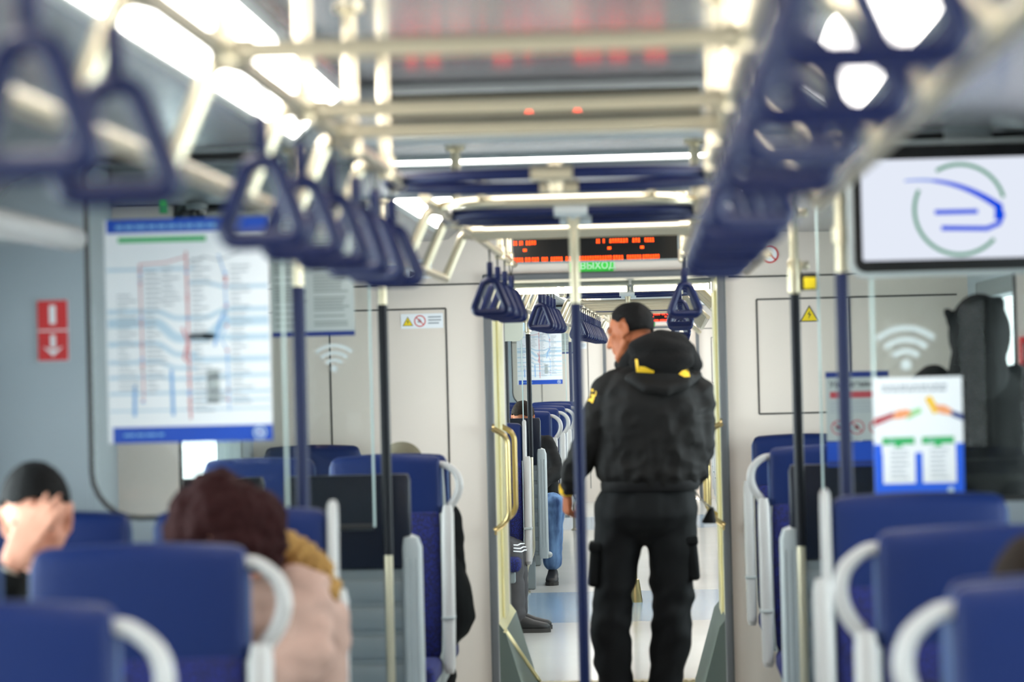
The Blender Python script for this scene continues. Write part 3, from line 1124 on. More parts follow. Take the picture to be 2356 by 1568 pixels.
def overhead_rail(car, side, y0, y1, hoops, hangers, label, low=None):
    t = empty('overhead_rail')
    car.put(t, 0, 0, 0)
    x = RL if side == 'left' else RR
    xl = LL if side == 'left' else LR
    bm = newbm()
    tube(bm, [(x, y0, ZR), (x, y1, ZR)], 0.0155, 12)
    obj('upper_rail', bm, [CHROME], t)
    if low:
        bm = newbm()
        tube(bm, [(xl, low[0], ZL), (xl, low[1], ZL)], 0.0145, 12)
        obj('lower_rail', bm, [CHROME], t)
    for h in hoops:
        bm = newbm()
        s = 1 if side == 'right' else -1
        tube(bm, fillet([(x, h, ZR), (x + s * 0.045, h, ZR + 0.012), (xl, h, ZL)], 0.045, 6), 0.0155, 10)
        obj('bent_strut', bm, [CHROME], t)
    for h in hangers:
        bm = newbm()
        zt = ZV if (A2 < h < B2 or A1 < h < B1) else ZC
        tube(bm, [(x, h, ZR), (x, h, zt)], 0.0155, 10)
        lathe(bm, [(0.032, zt), (0.032, zt - 0.012), (0.017, zt - 0.018)], (x, h, 0), 14)
        lathe(bm, [(0.017, ZR - 0.022), (0.022, ZR - 0.02), (0.022, ZR + 0.03), (0.017, ZR + 0.034)], (x, h, 0), 14)
        obj('hanger', bm, [CHROME], t)
    return tag(t, label, 'handrail', 'overhead handrails')


nh = [9.0, 9.74, 10.55, 11.4, 12.15, 12.9]
ng = [8.6, 10.32, 11.35, 12.2, 13.0]
overhead_rail(NEAR, 'left', 5.0, 13.5, nh, ng, 'bent steel overhead handrail above the left seats, nearest the camera', (8.2, 13.0))
overhead_rail(NEAR, 'right', 5.0, 13.5, nh[:5], ng, 'bent steel overhead handrail above the right seats, nearest the camera', (8.2, 12.165))
overhead_rail(NEAR, 'left', 14.2, 19.7, [15.0, 15.7, 16.7], [15.6, 18.4, 19.2], 'steel overhead handrail on the left from the near doors to the gangway', (14.95, 16.75))
overhead_rail(NEAR, 'right', 14.2, 19.7, [15.0, 15.7, 16.7], [15.6, 18.4, 19.2], 'steel overhead handrail on the right from the near doors to the gangway', (14.95, 16.75))
h2 = [6.5 + 0.62 * k for k in range(12)]
g2 = [7.3, 8.3, 9.3, 10.3, 11.3, 12.3, 13.1]
for side in ('left', 'right'):
    overhead_rail(NEXT, side, 0.4, 5.4, [1.0, 1.7, 2.4, 3.1], [1.6, 3.0, 4.4], 'overhead handrail on the %s, just inside the next carriage' % side, (0.95, 3.15))
    overhead_rail(NEXT, side, 5.6, 13.4, h2, g2, 'overhead handrail with many bent struts on the %s of the next carriage' % side, (6.4, 13.4))
    overhead_rail(NEXT, side, 14.2, 19.6, [16.9, 17.7, 18.5], [15.6, 17.4, 19.0], 'overhead handrail on the %s at the far end of the next carriage' % side, (16.8, 18.6))


def cross_bar(car, y, label, curved=False):
    bm = newbm()
    if curved:
        tube(bm, fillet([(RL, y + 0.5, ZR), (RL + 0.02, y, ZR), (RR - 0.02, y, ZR), (RR, y + 0.5, ZR)], 0.2, 8), 0.0155, 12)
        for x in (RL + 0.14, RR - 0.14):
            lathe(bm, [(0.012, ZR + 0.012), (0.012, ZR + 0.04), (0.02, ZR + 0.05), (0.02, ZR + 0.06), (0.008, ZR + 0.068)], (x, y, 0), 12)
    else:
        tube(bm, [(RL + 0.012, y, ZR), (RR - 0.012, y, ZR)], 0.0155, 12)
        for x in (RL, RR):
            s = 1 if x < 0 else -1
            tube(bm, [(x, y, ZR), (x + s * 0.045, y, ZR)], 0.0205, 12)
    o = obj('cross_bar', bm, [CHROME])
    car.put(o)
    return tag(o, label, 'handrail', 'steel cross bars under the ceiling')


for k, y in enumerate((10.32, 11.35, 11.84)):
    cross_bar(NEAR, y, 'steel bar across the aisle under the near ceiling, %s from the camera' % ORD[k])
cross_bar(NEAR, 14.5, 'steel bar with bent ends across the aisle, between the two nearest navy rings', True)
cross_bar(NEAR, 16.3, 'steel bar across the aisle above the orange display, nearer of two')
cross_bar(NEAR, 16.62, 'steel bar across the aisle above the orange display, the one closest to it')
for k, y in enumerate((1.6, 7.3, 8.3, 9.3, 10.3, 11.3, 12.3)):
    cross_bar(NEXT, y, 'steel bar across the aisle of the next carriage, %s past the gangway' % ORD[k])


def ring(car, y, hw, hd, pole, label):
    xc = -0.035 if car is NEAR else 0.0
    t = empty('grab_ring')
    car.put(t, xc, y, 0)
    bm = newbm()
    n = 64
    tube(bm, [(hw * math.copysign(abs(math.cos(2 * math.pi * k / n)) ** 0.8, math.cos(2 * math.pi * k / n)), hd * math.copysign(abs(math.sin(2 * math.pi * k / n)) ** 0.8, math.sin(2 * math.pi * k / n)), ZR) for k in range(n)], 0.0165, 12, closed=True)
    obj('navy_ring', bm, [RING], t)
    bm = newbm()
    for s in (-1, 1):
        tube(bm, [(-0.05, s * hd, ZR), (0.05, s * hd, ZR)], 0.0195, 12)
    tube(bm, [(0, -hd, ZR), (0, hd, ZR)], 0.014, 10)
    obj('joint_bar', bm, [GREYP if pole else CHROME], t)
    for q in (-1, 1):
        bm = newbm()
        tube(bm, [(q * (hw - 0.005), -0.03, ZR), (q * (hw - 0.005), 0.03, ZR)], 0.0195, 10)
        obj('rail_clamp', bm, [GREYP if pole else CHROME], t)
    bm = newbm()
    tube(bm, [(0, 0, ZR - 0.03), (0, 0, ZR + 0.045), (0, 0, ZR + 0.05)], [0.02, 0.02, 0.015], 12)
    obj('centre_joint', bm, [CHROME], t)
    if pole:
        bm = newbm()
        tube(bm, [(0, 0, 1.765), (0, 0, ZR)], 0.0155, 14)
        obj('upper_tube', bm, [CHROME], t)
        bm = newbm()
        tube(bm, [(0, 0, 0.40), (0, 0, 1.77)], 0.0178, 14)
        obj('navy_sleeve', bm, [RING], t)
        bm = newbm()
        tube(bm, [(0, 0, 0.15), (0, 0, 0.405)], 0.0155, 14)
        lathe(bm, [(0.048, 0), (0.047, 0.02), (0.03, 0.14), (0.028, 0.15), (0.016, 0.155)], n=20)
        obj('cone_foot', bm, [BRASSY], t)
    tag(t, label, 'grab ring', 'navy grab rings')


ring(NEAR, 13.56, 0.41, 0.30, False, 'oval navy grab ring with two steel joints, nearest the camera, before the doors')
ring(NEAR, 15.35, 0.39, 0.30, True, 'navy grab ring with the doorway centre pole, sleeve in front of the man')
ring(NEXT, 5.0, 0.41, 0.30, True, 'navy grab ring with a centre pole and cone foot in the next carriage')
ring(NEXT, 10.6, 0.40, 0.26, False, 'far navy grab ring without pole, right of the standing man\'s head')


# ================================================================== hanging straps
def make_strap():
    t = empty('hand_strap')
    # origin on the rail axis, ring hangs 0.255 below
    bm = newbm()
    for s in (-1, 1):
        tube(bm, [(0, s * 0.019, 0.0), (0, s * 0.017, -0.02), (0, s * 0.003, -0.066)], 0.0025, 6)
    tube(bm, [(0, 0.019 * math.cos(R(a)), 0.019 * math.sin(R(a))) for a in range(0, 181, 20)], 0.003, 6)
    obj('rail_loop', bm, [BLACKC], t)
    bm = newbm()
    box(bm, -0.011, 0.011, -0.010, 0.010, -0.118, -0.060, 0, 0.004)
    obj('strap_sleeve', bm, [NAVY], t)
    bm = newbm()
    tube(bm, [(0, 0, -0.114), (0, 0, -0.128)], 0.004, 6)
    obj('strap_band', bm, [BLACKC], t)
    bm = newbm()
    zt, zb = -0.136, -0.253
    pts = fillet([(-0.020, 0, zt + 0.006), (0.020, 0, zt + 0.006), (0.068, 0, zb), (-0.068, 0, zb)], 0.03, 6, closed=True)
    tube(bm, pts, [0.0125 + 0.0035 * max(0, min(1, ((zt + 0.03) - p.z) / 0.08)) for p in pts], 10, closed=True)
    box(bm, -0.013, 0.013, -0.009, 0.009, zt - 0.008, zt + 0.018, 0, 0.004)
    obj('ring_handle', bm, [NAVY], t)
    return t


strap0 = make_strap()
first = [True]
rs = random.Random(3)


def strap(car, x, y, label, yaw=None):
    s = strap0 if first[0] else dup(strap0)
    first[0] = False
    car.put(s, x, y, ZR, yaw if yaw is not None else rs.uniform(-0.45, 0.35))
    tag(s, label, 'hand strap', 'navy hand straps on the overhead rails')


nl = [8.95, 9.42, 10.73, 11.27, 11.78, 12.27, 12.72, 13.14]
for k, y in enumerate(nl):
    strap(NEAR, RL, y, 'navy triangular hand strap on the left rail, %s from the camera' % ORD[k])
nr = [8.1, 8.6, 9.1, 9.6, 10.6, 11.1, 11.6, 12.1, 12.6, 13.05]
for k, y in enumerate(nr):
    strap(NEAR, RR, y, 'navy triangular hand strap on the right rail, %s from the camera' % ORD[k], rs.uniform(-0.25, 0.5))
for k, y in enumerate((17.55, 18.15, 18.75, 19.35)):
    strap(NEAR, RL, y, 'navy hand strap left of the orange display, %s of four in a row' % ORD[k])
for k, y in enumerate((18.9, 19.4)):
    strap(NEAR, RR, y, 'navy hand strap hanging just right of the orange display, %s of the two' % ('front' if k == 0 else 'rear'))
for side, x in (('left', RL), ('right', RR)):
    for k, y in enumerate((1.3, 1.75, 2.2, 2.65, 3.05)):
        strap(NEXT, x, y, 'small navy hand strap just past the gangway on the %s, %s of five' % (side, ORD[k]))
    for k in range(12):
        strap(NEXT, x, 7.4 + 0.52 * k, 'distant navy hand strap on the %s in the next carriage, %s of the long row' % (side, ORD[k]))


# ================================================================== luggage racks
for car in (NEAR, NEXT):
    for sx, side in ((-1, 'left'), (1, 'right')):
        t = empty('luggage_rack')
        car.put(t, 0, 0, 0)
        bm = newbm()
        ye = A2 - 0.16
        tube(bm, [(sx * 1.28, B1 + 0.3, 1.935), (sx * 1.28, ye - 0.02, 1.935), (sx * 1.28, ye, 1.935)], [0.034, 0.034, 0.026], 16)
        obj('front_profile', bm, [WHITEP], t)
        bm = newbm()
        box(bm, min(sx * 1.285, sx * 1.64), max(sx * 1.285, sx * 1.64), B1 + 0.3, ye - 0.03, 1.925, 1.945, 0, 0.004)
        obj('shelf', bm, [GREYP], t)
        tag(t, 'white luggage rack along the %s wall of the %s, above the window seats' % (side, car.word), 'luggage rack', 'luggage racks')


# ================================================================== displays and signs
def led_board(car, x0, x1, z0, z1, y, rows, label, mat, dots):
    t = empty('led_display')
    car.put(t, (x0 + x1) / 2, y, (z0 + z1) / 2)
    w, h = (x1 - x0) / 2, (z1 - z0) / 2
    bm = newbm()
    for q in ((-w - 0.008, -w, -h - 0.008, h + 0.008), (w, w + 0.008, -h - 0.008, h + 0.008), (-w, w, -h - 0.008, -h), (-w, w, h, h + 0.008)):
        box(bm, q[0], q[1], -0.02, 0.004, q[2], q[3], 0, 0.002)
    obj('display_frame', bm, [GREYP], t)
    bm = newbm()
    box(bm, -w, w, -0.012, 0.004, -h, h)
    obj('dark_screen', bm, [BLACKG], t)
    bm = newbm()
    for r in rows:
        z, hh, marks = r
        for a, b in marks:
            cx, cw = -w + 2 * w * a, 2 * w * (b - a)
            # a word is a run of narrow lit letters
            n = max(1, round(cw / (hh * 0.62)))
            for k in range(n):
                xa = cx + cw * (k + 0.16) / n
                xb = cx + cw * (k + 0.84) / n
                zz = -h + 2 * h * z
                if rs.random() < 0.5:
                    quad(bm, xa, zz - hh / 2, xa + (xb - xa) * 0.32, zz + hh / 2, 1, 0, -0.0125)
                    quad(bm, xa, zz + hh * 0.18, xb, zz + hh / 2, 2, 0, -0.0125)
                    quad(bm, xb - (xb - xa) * 0.32, zz - hh / 2, xb, zz + hh / 2, 3, 0, -0.0125)
                else:
                    quad(bm, xa, zz - hh / 2, xb, zz - hh * 0.12, 1, 0, -0.0125)
                    quad(bm, xa + (xb - xa) * 0.1, zz, xb - (xb - xa) * 0.1, zz + hh / 2, 1, 0, -0.0125)
    for a in dots:
        cx = -w + 2 * w * a
        quad(bm, cx - 0.008, -0.006, cx + 0.008, 0.006, 1, 0, -0.0125)
    obj('lit_letters', bm, [mat], t, flat=True)
    tag(t, label, 'display')


TOP = [(0.00, 0.025), (0.035, 0.06), (0.075, 0.14), (0.505, 0.53), (0.545, 0.56), (0.585, 0.70), (0.725, 0.775), (0.80, 0.86)]
BOT = [(0.0, 0.06), (0.068, 0.105), (0.11, 0.155), (0.17, 0.21), (0.225, 0.30), (0.315, 0.35), (0.40, 0.60), (0.605, 0.67), (0.69, 0.78), (0.785, 0.89)]
led_board(NEAR, -0.425, 0.329, 2.058, 2.168, END - 0.005, [(0.80, 0.019, TOP), (0.10, 0.019, BOT)], 'black display with orange letters on the end wall above the gangway', LED, (0.07, 0.585, 0.785))
led_board(NEXT, -0.425, 0.329, 2.058, 2.168, END - 0.005, [(0.80, 0.022, TOP), (0.10, 0.022, BOT)], 'small far display with red letters at the end of the next carriage', LEDR, (0.07, 0.585, 0.785))
led_board(NEAR, -0.50, 0.335, 2.18, 2.292, A2 - 0.052, [(0.66, 0.018, [(0.09, 0.13), (0.15, 0.20), (0.36, 0.42), (0.62, 0.70), (0.72, 0.78), (0.83, 0.90)]), (0.17, 0.018, BOT)], 'black display strip under the ceiling before the doors, two red dots showing', LEDR, (0.47, 0.62))

# exit sign
for car, wh in ((NEAR, 'green exit sign under the orange display above the gangway'), (NEXT, 'tiny green exit sign under the far red display')):
    bm = newbm()
    sheet(bm, -0.105, -0.036, 0.098, 0.036, 0)
    text(bm, 'ВЫХОД', -0.056, 0.002, 0.044, 1, 1, bold=0.0006)
    text(bm, 'EXIT', -0.036, -0.028, 0.026, 1, 2)
    o = obj('exit_sign', bm, [EXITG, M('exit_lettering', (208, 246, 208), 0.5), M('exit_small_lettering', (120, 220, 126), 0.5)], flat=True)
    car.put(o, -0.065, END - 0.004, 2.018)
    tag(o, wh, 'sign')


def warning_triangle(bm, cx, cz, s, layer, mi_y, mi_b):
    poly(bm, [(cx - s * 0.5, cz - s * 0.43), (cx + s * 0.5, cz - s * 0.43), (cx, cz + s * 0.43)], layer, mi_b)
    poly(bm, [(cx - s * 0.42, cz - s * 0.385), (cx + s * 0.42, cz - s * 0.385), (cx, cz + s * 0.34)], layer + 1, mi_y)
    poly(bm, [(cx + s * 0.05, cz + s * 0.17), (cx - s * 0.10, cz - s * 0.06), (cx + s * 0.0, cz - s * 0.05), (cx - s * 0.05, cz - s * 0.30), (cx + s * 0.10, cz - s * 0.02), (cx + s * 0.0, cz - s * 0.02)], layer + 2, mi_b)


def ban_circle(bm, cx, cz, r, layer, mi_r, mi_w, mi_d):
    disc(bm, cx, cz, r, layer, mi_r)
    disc(bm, cx, cz, r * 0.82, layer + 1, mi_w)
    poly(bm, [(cx - r * 0.4, cz - r * 0.25), (cx + r * 0.35, cz - r * 0.3), (cx + r * 0.25, cz + r * 0.1), (cx - r * 0.1, cz + r * 0.45), (cx - r * 0.3, cz + r * 0.2)], layer + 2, mi_d)
    k = r * 0.62
    stroke(bm, [(cx - k, cz + k), (cx + k, cz - k)], r * 0.16, layer + 3, mi_r)


SIGNM = [PAPER, PYEL, PDARK, PCRIM, PGREY, PNAVY]
# left cupboard: triangle + no smoking + small text
for car, e in ((NEAR, ''), (NEXT, ', far end of next carriage')):
    bm = newbm()
    sheet(bm, -0.098, -0.034, 0.098, 0.034)
    warning_triangle(bm, -0.066, 0.0, 0.05, 1, 1, 2)
    ban_circle(bm, -0.010, 0.0, 0.027, 1, 3, 0, 4)
    for k in range(3):
        quad(bm, 0.028, 0.014 - k * 0.014, 0.088 - 0.01 * (k == 2), 0.021 - k * 0.014, 1, 4)
    o = obj('warning_sticker', bm, SIGNM, flat=True)
    car.put(o, -0.855, END - 0.004, 1.80)
    tag(o, 'white sticker, yellow triangle and no-smoking ring, left cupboard' + e, 'sticker')
    bm = newbm()
    poly(bm, [(-0.044, -0.038), (0.044, -0.038), (0, 0.038)], 0, 2)
    warning_triangle(bm, 0, 0, 0.086, 1, 1, 2)
    o = obj('warning_sticker', bm, SIGNM, flat=True)
    car.put(o, 0.925, END - 0.002, 1.79)
    tag(o, 'yellow high-voltage triangle on the right cupboard' + e, 'sticker')
    bm = newbm()
    disc(bm, 0, 0, 0.04, 0, 3)
    ban_circle(bm, 0, 0, 0.04, 1, 3, 0, 2)
    o = obj('prohibition_sticker', bm, SIGNM, flat=True)
    car.put(o, 0.752, END - 0.002, 2.065)
    tag(o, 'round red no-smoking sign above the right cupboard' + e, 'sticker')
    bm = newbm()
    sheet(bm, -0.06, -0.045, 0.06, 0.045)
    poly(bm, [(-0.045, -0.032), (-0.045, -0.008), (-0.018, -0.02)], 1, 2)
    for k in range(3):
        quad(bm, -0.005, -0.032 + k * 0.012, 0.05, -0.026 + k * 0.012, 1, 4)
    quad(bm, -0.045, 0.012, 0.05, 0.03, 1, 4)
    o = obj('notice_sticker', bm, SIGNM, flat=True)
    car.put(o, -0.862, END - 0.002, 2.04)
    tag(o, 'white notice with a black arrow above the left cupboard' + e, 'sticker')
    bm = newbm()
    sheet(bm, -0.04, -0.04, 0.04, 0.04)
    quad(bm, -0.038, -0.02, 0.038, 0.038, 1, 5)
    o = obj('notice_sticker', bm, SIGNM, flat=True)
    car.put(o, -0.985, END - 0.002, 2.02)
    tag(o, 'blue and white square notice left of the black arrow notice' + e, 'sticker')

# red emergency sticker on the left screen panel
for car, wh in ((NEAR, 'red sticker with a white bar and down arrow on the left wall panel'), (NEXT, 'red sticker with white bar and arrow on the left of the next carriage')):
    bm = newbm()
    sheet(bm, -0.041, -0.08, 0.041, 0.08)
    quad(bm, -0.040, 0.002, 0.040, 0.079, 1, 1)
    quad(bm, -0.040, -0.079, 0.040, -0.002, 1, 1)
    quad(bm, -0.0085, 0.017, 0.0085, 0.066, 2, 0)
    quad(bm, -0.007, -0.045, 0.007, -0.012, 2, 0)
    poly(bm, [(-0.027, -0.042), (0, -0.068), (0.027, -0.042), (0.0, -0.052)], 3, 0)
    o = obj('emergency_sticker', bm, [PAPER, PCRIM], flat=True)
    car.put(o, -1.375, A2 + 0.005, 1.704)
    tag(o, wh, 'sticker')


# ------------------------------------------------------------------ the route map
def route_map():
    rm = random.Random(11)
    W, H = 0.433, 0.587
    bm = newbm()
    mi = dict(paper=0, blue=1, green=2, light=3, red=4, grey=5, sky=6, pale=7)
    sheet(bm, 0, 0, W, H, 0)
    quad(bm, 0.006, H - 0.036, W - 0.002, H, 1, 1)
    quad(bm, 0.012, 0.0, W, 0.042, 1, 1)
    x = 0.03
    while x < 0.27:
        w = rm.uniform(0.012, 0.03)
        quad(bm, x, H - 0.025, x + w, H - 0.015, 2, 6)
        x += w + 0.005
    quad(bm, 0.036, H - 0.061, 0.268, H - 0.047, 1, 2)
    # pale zone bands that sag towards the middle
    for z, th, dip, part in ((0.455, 0.008, 0.0, 'l'), (0.405, 0.010, -0.012, 'r'), (0.345, 0.012, 0.02, 'a'), (0.315, 0.024, 0.042, 'a'), (0.260, 0.012, 0.03, 'l'), (0.272, 0.016, -0.004, 'r'), (0.212, 0.010, 0.018, 'l'), (0.215, 0.014, 0.0, 'r'), (0.172, 0.009, 0.006, 'a'), (0.130, 0.008, 0.0, 'a'), (0.108, 0.006, 0.0, 'r'), (0.085, 0.005, 0.0, 'a')):
        a, b = {'l': (0.004, 0.24), 'r': (0.22, W - 0.004), 'a': (0.004, W - 0.004)}[part]
        pts = []
        for k in range(41):
            xx = a + (b - a) * k / 40
            d = min(1, max(0, (xx - 0.13) / 0.06)) * min(1, max(0, (0.32 - xx) / 0.06))
            d = d * d * (3 - 2 * d)
            pts.append((xx, z - dip * d))
        stroke(bm, pts, th, 1, 3)
    # lines of the network
    stroke(bm, [(0.092, 0.47), (0.095, 0.12)], 0.0035, 2, 4)
    stroke(bm, [(0.215, 0.50), (0.218, 0.06)], 0.005, 2, 4)
    stroke(bm, [(0.092, 0.468), (0.16, 0.472), (0.215, 0.486)], 0.0035, 2, 4)
    stroke(bm, [(0.218, 0.47), (0.26, 0.485), (0.30, 0.475), (0.36, 0.495)], 0.003, 2, 5)
    stroke(bm, [(0.30, 0.49), (0.315, 0.44), (0.318, 0.30), (0.30, 0.27), (0.318, 0.24), (0.32, 0.08)], 0.003, 2, 6)
    stroke(bm, [(0.315, 0.34), (0.30, 0.315), (0.285, 0.25)], 0.007, 2, 6)
    stroke(bm, [(0.17, 0.19), (0.172, 0.07)], 0.008, 2, 6)
    stroke(bm, [(0.072, 0.15), (0.070, 0.07)], 0.008, 2, 6)
    stroke(bm, [(0.20, 0.30), (0.215, 0.26), (0.203, 0.22), (0.22, 0.205)], 0.006, 2, 4)
    quad(bm, 0.262, 0.10, 0.295, 0.19, 1, 7)
    for cx, z0, z1, n in ((0.105, 0.13, 0.46, 26), (0.03, 0.14, 0.40, 18), (0.228, 0.08, 0.49, 32), (0.33, 0.10, 0.47, 28), (0.262, 0.10, 0.19, 10), (0.15, 0.36, 0.47, 8)):
        for k in range(n):
            z = z0 + (z1 - z0) * k / n
            quad(bm, cx, z, cx + rm.uniform(0.02, 0.055), z + 0.0035, 3, 5)
    for k in range(46):
        xx = rm.choice((0.093, 0.216, 0.318, 0.216))
        z = rm.uniform(0.08, 0.47)
        quad(bm, xx - 0.004, z - 0.003, xx + 0.004, z + 0.003, 4, rm.choice((4, 5, 4, 6)))
    x = 0.04
    for w in (0.03, 0.02, 0.028, 0.016):
        quad(bm, x, 0.018, x + w, 0.024, 2, 6)
        x += w + 0.004
    disc(bm, W - 0.034, 0.021, 0.017, 2, 3)
    disc(bm, W - 0.034, 0.021, 0.0125, 3, 1)
    stroke(bm, [(W - 0.043, 0.025), (W - 0.03, 0.024), (W - 0.026, 0.017), (W - 0.038, 0.017)], 0.004, 4, 0)
    return obj('route_map', bm, [PAPER, PBLUE, PGREEN, PLIGHT, PRED, PGREY, PSKY, PPALE], flat=True)


o = route_map()
NEAR.put(o, -1.235, A2 + 0.014, 1.403)
tag(o, 'big white route map with blue header and footer on the left glass screen', 'poster', 'route maps')
o2 = o.copy(); COL.objects.link(o2)
NEXT.put(o2, -1.235, A2 + 0.014, 1.403)
tag(o2, 'small sharp route map far down the left side of the next carriage', 'poster', 'route maps')


def notice(car, label):
    """two-column notice on the far glass screen"""
    rm = random.Random(5)
    bm = newbm()
    sheet(bm, 0, 0, 0.285, 0.42, 0)
    for x0, x1 in ((0.01, 0.125), (0.145, 0.27)):
        z = 0.035
        while z < 0.41:
            quad(bm, x0, z, x1 - rm.uniform(0, 0.03), z + 0.006, 1, 1)
            z += rm.choice((0.0105, 0.0105, 0.021))
    quad(bm, 0, 0, 0.285, 0.017, 1, 2)
    o = obj('rules_notice', bm, [PPALE, M('notice_grey_text', (142, 148, 144), 0.6), PNAVY], flat=True)
    car.put(o, -1.105, B2 + 0.014 if car is NEAR else A2 + 0.016, 1.70)
    tag(o, label, 'poster')


notice(NEAR, 'grey rules notice with navy bottom line, behind the left navy pole')
o = [x for x in COL.objects if x.name.startswith('rules_notice')][0]
o2 = o.copy(); COL.objects.link(o2)
NEXT.put(o2, -1.05, B2 + 0.014, 1.70)
tag(o2, 'far rules notice with navy bottom line beside the small route map', 'poster')


def wifi(car, x, y, z, s, label):
    bm = newbm()
    for k in range(3):
        r0, r1 = 0.34 + 0.24 * k, 0.46 + 0.24 * k
        inner = arc(0, 0, r0 * s, 48, 132, 16)
        outer = arc(0, 0, r1 * s, 48, 132, 16)
        for i in range(16):
            vs = [bm.verts.new(V((p[0], 0, p[1]))) for p in (inner[i], outer[i], outer[i + 1], inner[i + 1])]
            bm.faces.new(vs)
    disc(bm, 0, 0.12 * s, 0.11 * s)
    o = obj('wifi_sticker', bm, [WIFI], flat=True)
    car.put(o, x, y, z)
    tag(o, label, 'sticker')


wifi(NEAR, -0.895, B2 + 0.02, 1.575, 0.105, 'pale wireless symbol on the far left glass, under the rules notice')
wifi(NEAR, 0.853, A2 + 0.022, 1.545, 0.125, 'large pale wireless symbol on the right glass above the money poster')
wifi(NEXT, -0.93, B2 + 0.02, 1.545, 0.115, 'small pale wireless symbol on the far glass of the next carriage')

# right glass: poster with two hands
bm = newbm()
W, H = 0.230, 0.310
sheet(bm, 0, 0, W, H, 0)
rm = random.Random(9)
for z in (H - 0.026, H - 0.037):
    x = 0.022
    while x < 0.18:
        w = rm.uniform(0.008, 0.022)
        quad(bm, x, z, min(x + w, 0.19), z + 0.007, 1, 5)
        x += w + 0.003
poly(bm, [(0, 0), (W, 0), (W, 0.138), (W - 0.02, 0.137), (W - 0.02, 0.115), (0.02, 0.115), (0.02, 0.137), (0, 0.138)], 1, 1)
quad(bm, 0.022, 0.036, 0.105, 0.136, 2, 0)
quad(bm, 0.124, 0.036, 0.21, 0.136, 2, 0)
for x0 in (0.022, 0.124):
    quad(bm, x0, 0.137, x0 + 0.082, 0.155, 3, 2)
    text(bm, 'ЗА', x0 + 0.014, 0.141, 0.014, 4, 6)
    quad(bm, x0 + 0.032, 0.130, x0 + 0.05, 0.14, 4, 2)
    for k in range(7):
        quad(bm, x0 + 0.02, 0.120 - k * 0.012, x0 + 0.02 + rm.uniform(0.035, 0.05), 0.123 - k * 0.012, 4, 5)
poly(bm, [(0.002, 0.185), (0.05, 0.205), (0.055, 0.222), (0.002, 0.205)], 2, 7)
poly(bm, [(0.048, 0.203), (0.075, 0.204), (0.10, 0.215), (0.09, 0.228), (0.06, 0.225)], 3, 3)
poly(bm, [(0.085, 0.200), (0.125, 0.218), (0.122, 0.232), (0.09, 0.222)], 2, 8)
poly(bm, [(0.132, 0.255), (0.15, 0.262), (0.172, 0.222), (0.155, 0.212)], 2, 4)
poly(bm, [(0.155, 0.238), (0.185, 0.236), (0.205, 0.222), (0.20, 0.210), (0.172, 0.215)], 3, 3)
poly(bm, [(0.20, 0.222), (0.23, 0.212), (0.23, 0.196), (0.202, 0.208)], 4, 9)
disc(bm, W - 0.035, 0.017, 0.008, 2, 6)
o = obj('payment_poster', bm, [PAPER, PBLUE2, PGREEN, PORANGE, PAMBER, PGREY, PLIGHT, PMAR, M('poster_pale_green', (160, 212, 150), 0.5), PNAVY], flat=True)
NEAR.put(o, 0.763, A2 - 0.004, 1.217)
tag(o, 'white and bright blue poster with two hands on the right glass screen', 'poster')
# the notice behind it, on the far right glass
bm = newbm()
W, H = 0.215, 0.235
sheet(bm, 0, 0, W, H, 0)
quad(bm, 0, H - 0.02, W, H, 1, 1)
text(bm, 'Уважаемые', 0.012, H - 0.052, 0.028, 1, 2, bold=0.0004)
quad(bm, 0.014, H - 0.09, W - 0.01, H - 0.068, 1, 3)
for k in range(4):
    quad(bm, 0.014, H - 0.105 - k * 0.011, W - 0.03 * (k % 2) - 0.015, H - 0.101 - k * 0.011, 1, 4)
for k in range(3):
    ban_circle(bm, 0.04 + k * 0.064, 0.045, 0.025, 1, 3, 0, 2)
o = obj('passenger_notice', bm, [PPALE, PNAVY, PDARK, PMAR, PGREY], flat=True)
NEAR.put(o, 0.785, B2 + 0.012, 1.30)
tag(o, 'grey notice with navy top line, red band and round signs behind the two-hands poster', 'poster')
bm = newbm()
sheet(bm, 0, 0, 0.21, 0.085, 0)
quad(bm, 0.002, 0.002, 0.208, 0.02, 1, 1)
o = obj('blue_notice', bm, [PBLUE, PNAVY], flat=True)
NEAR.put(o, 0.785, B2 + 0.012, 1.212)
tag(o, 'plain blue notice strip below the grey notice on the far right glass', 'poster')

# ------------------------------------------------------------------ television
t = empty('television')
NEAR.put(t, 0.717, A2 - 0.12, 1.797)
s_ = 0.985
W, H = 0.60, 0.322


def rrect(x0, z0, x1, z1, r, n=6):
    out = []
    for cx, cz, a in ((x1 - r, z1 - r, 0), (x0 + r, z1 - r, 90), (x0 + r, z0 + r, 180), (x1 - r, z0 + r, 270)):
        out += [(cx + r * math.cos(R(a + 90 * k / n)), cz + r * math.sin(R(a + 90 * k / n))) for k in range(n + 1)]
    return out


def slab(bm, pts, y0, y1, mi=0):
    a = [bm.verts.new(V((p[0], y0, p[1]))) for p in pts]
    b = [bm.verts.new(V((p[0], y1, p[1]))) for p in pts]
    n = len(pts)
    bm.faces.new(a).material_index = mi
    bm.faces.new(b[::-1]).material_index = mi
    for k in range(n):
        bm.faces.new((a[k], b[k], b[(k + 1) % n], a[(k + 1) % n])).material_index = mi


bm = newbm()
slab(bm, rrect(-0.012, -0.012, W + 0.012, H + 0.012, 0.04), 0.004, 0.07)
obj('housing', bm, [GREYP], t)
bm = newbm()
slab(bm, rrect(0, 0, W, H, 0.03), -0.004, 0.03)
obj('bezel', bm, [BLACKG], t)
SX0, SX1, SZ0, SZ1 = 0.021, W - 0.021, 0.030, H - 0.036
bm = newbm()
slab(bm, rrect(SX0, SZ0, SX1, SZ1, 0.006), -0.0055, 0.0)
obj('screen', bm, [SCREEN], t)
bm = newbm()
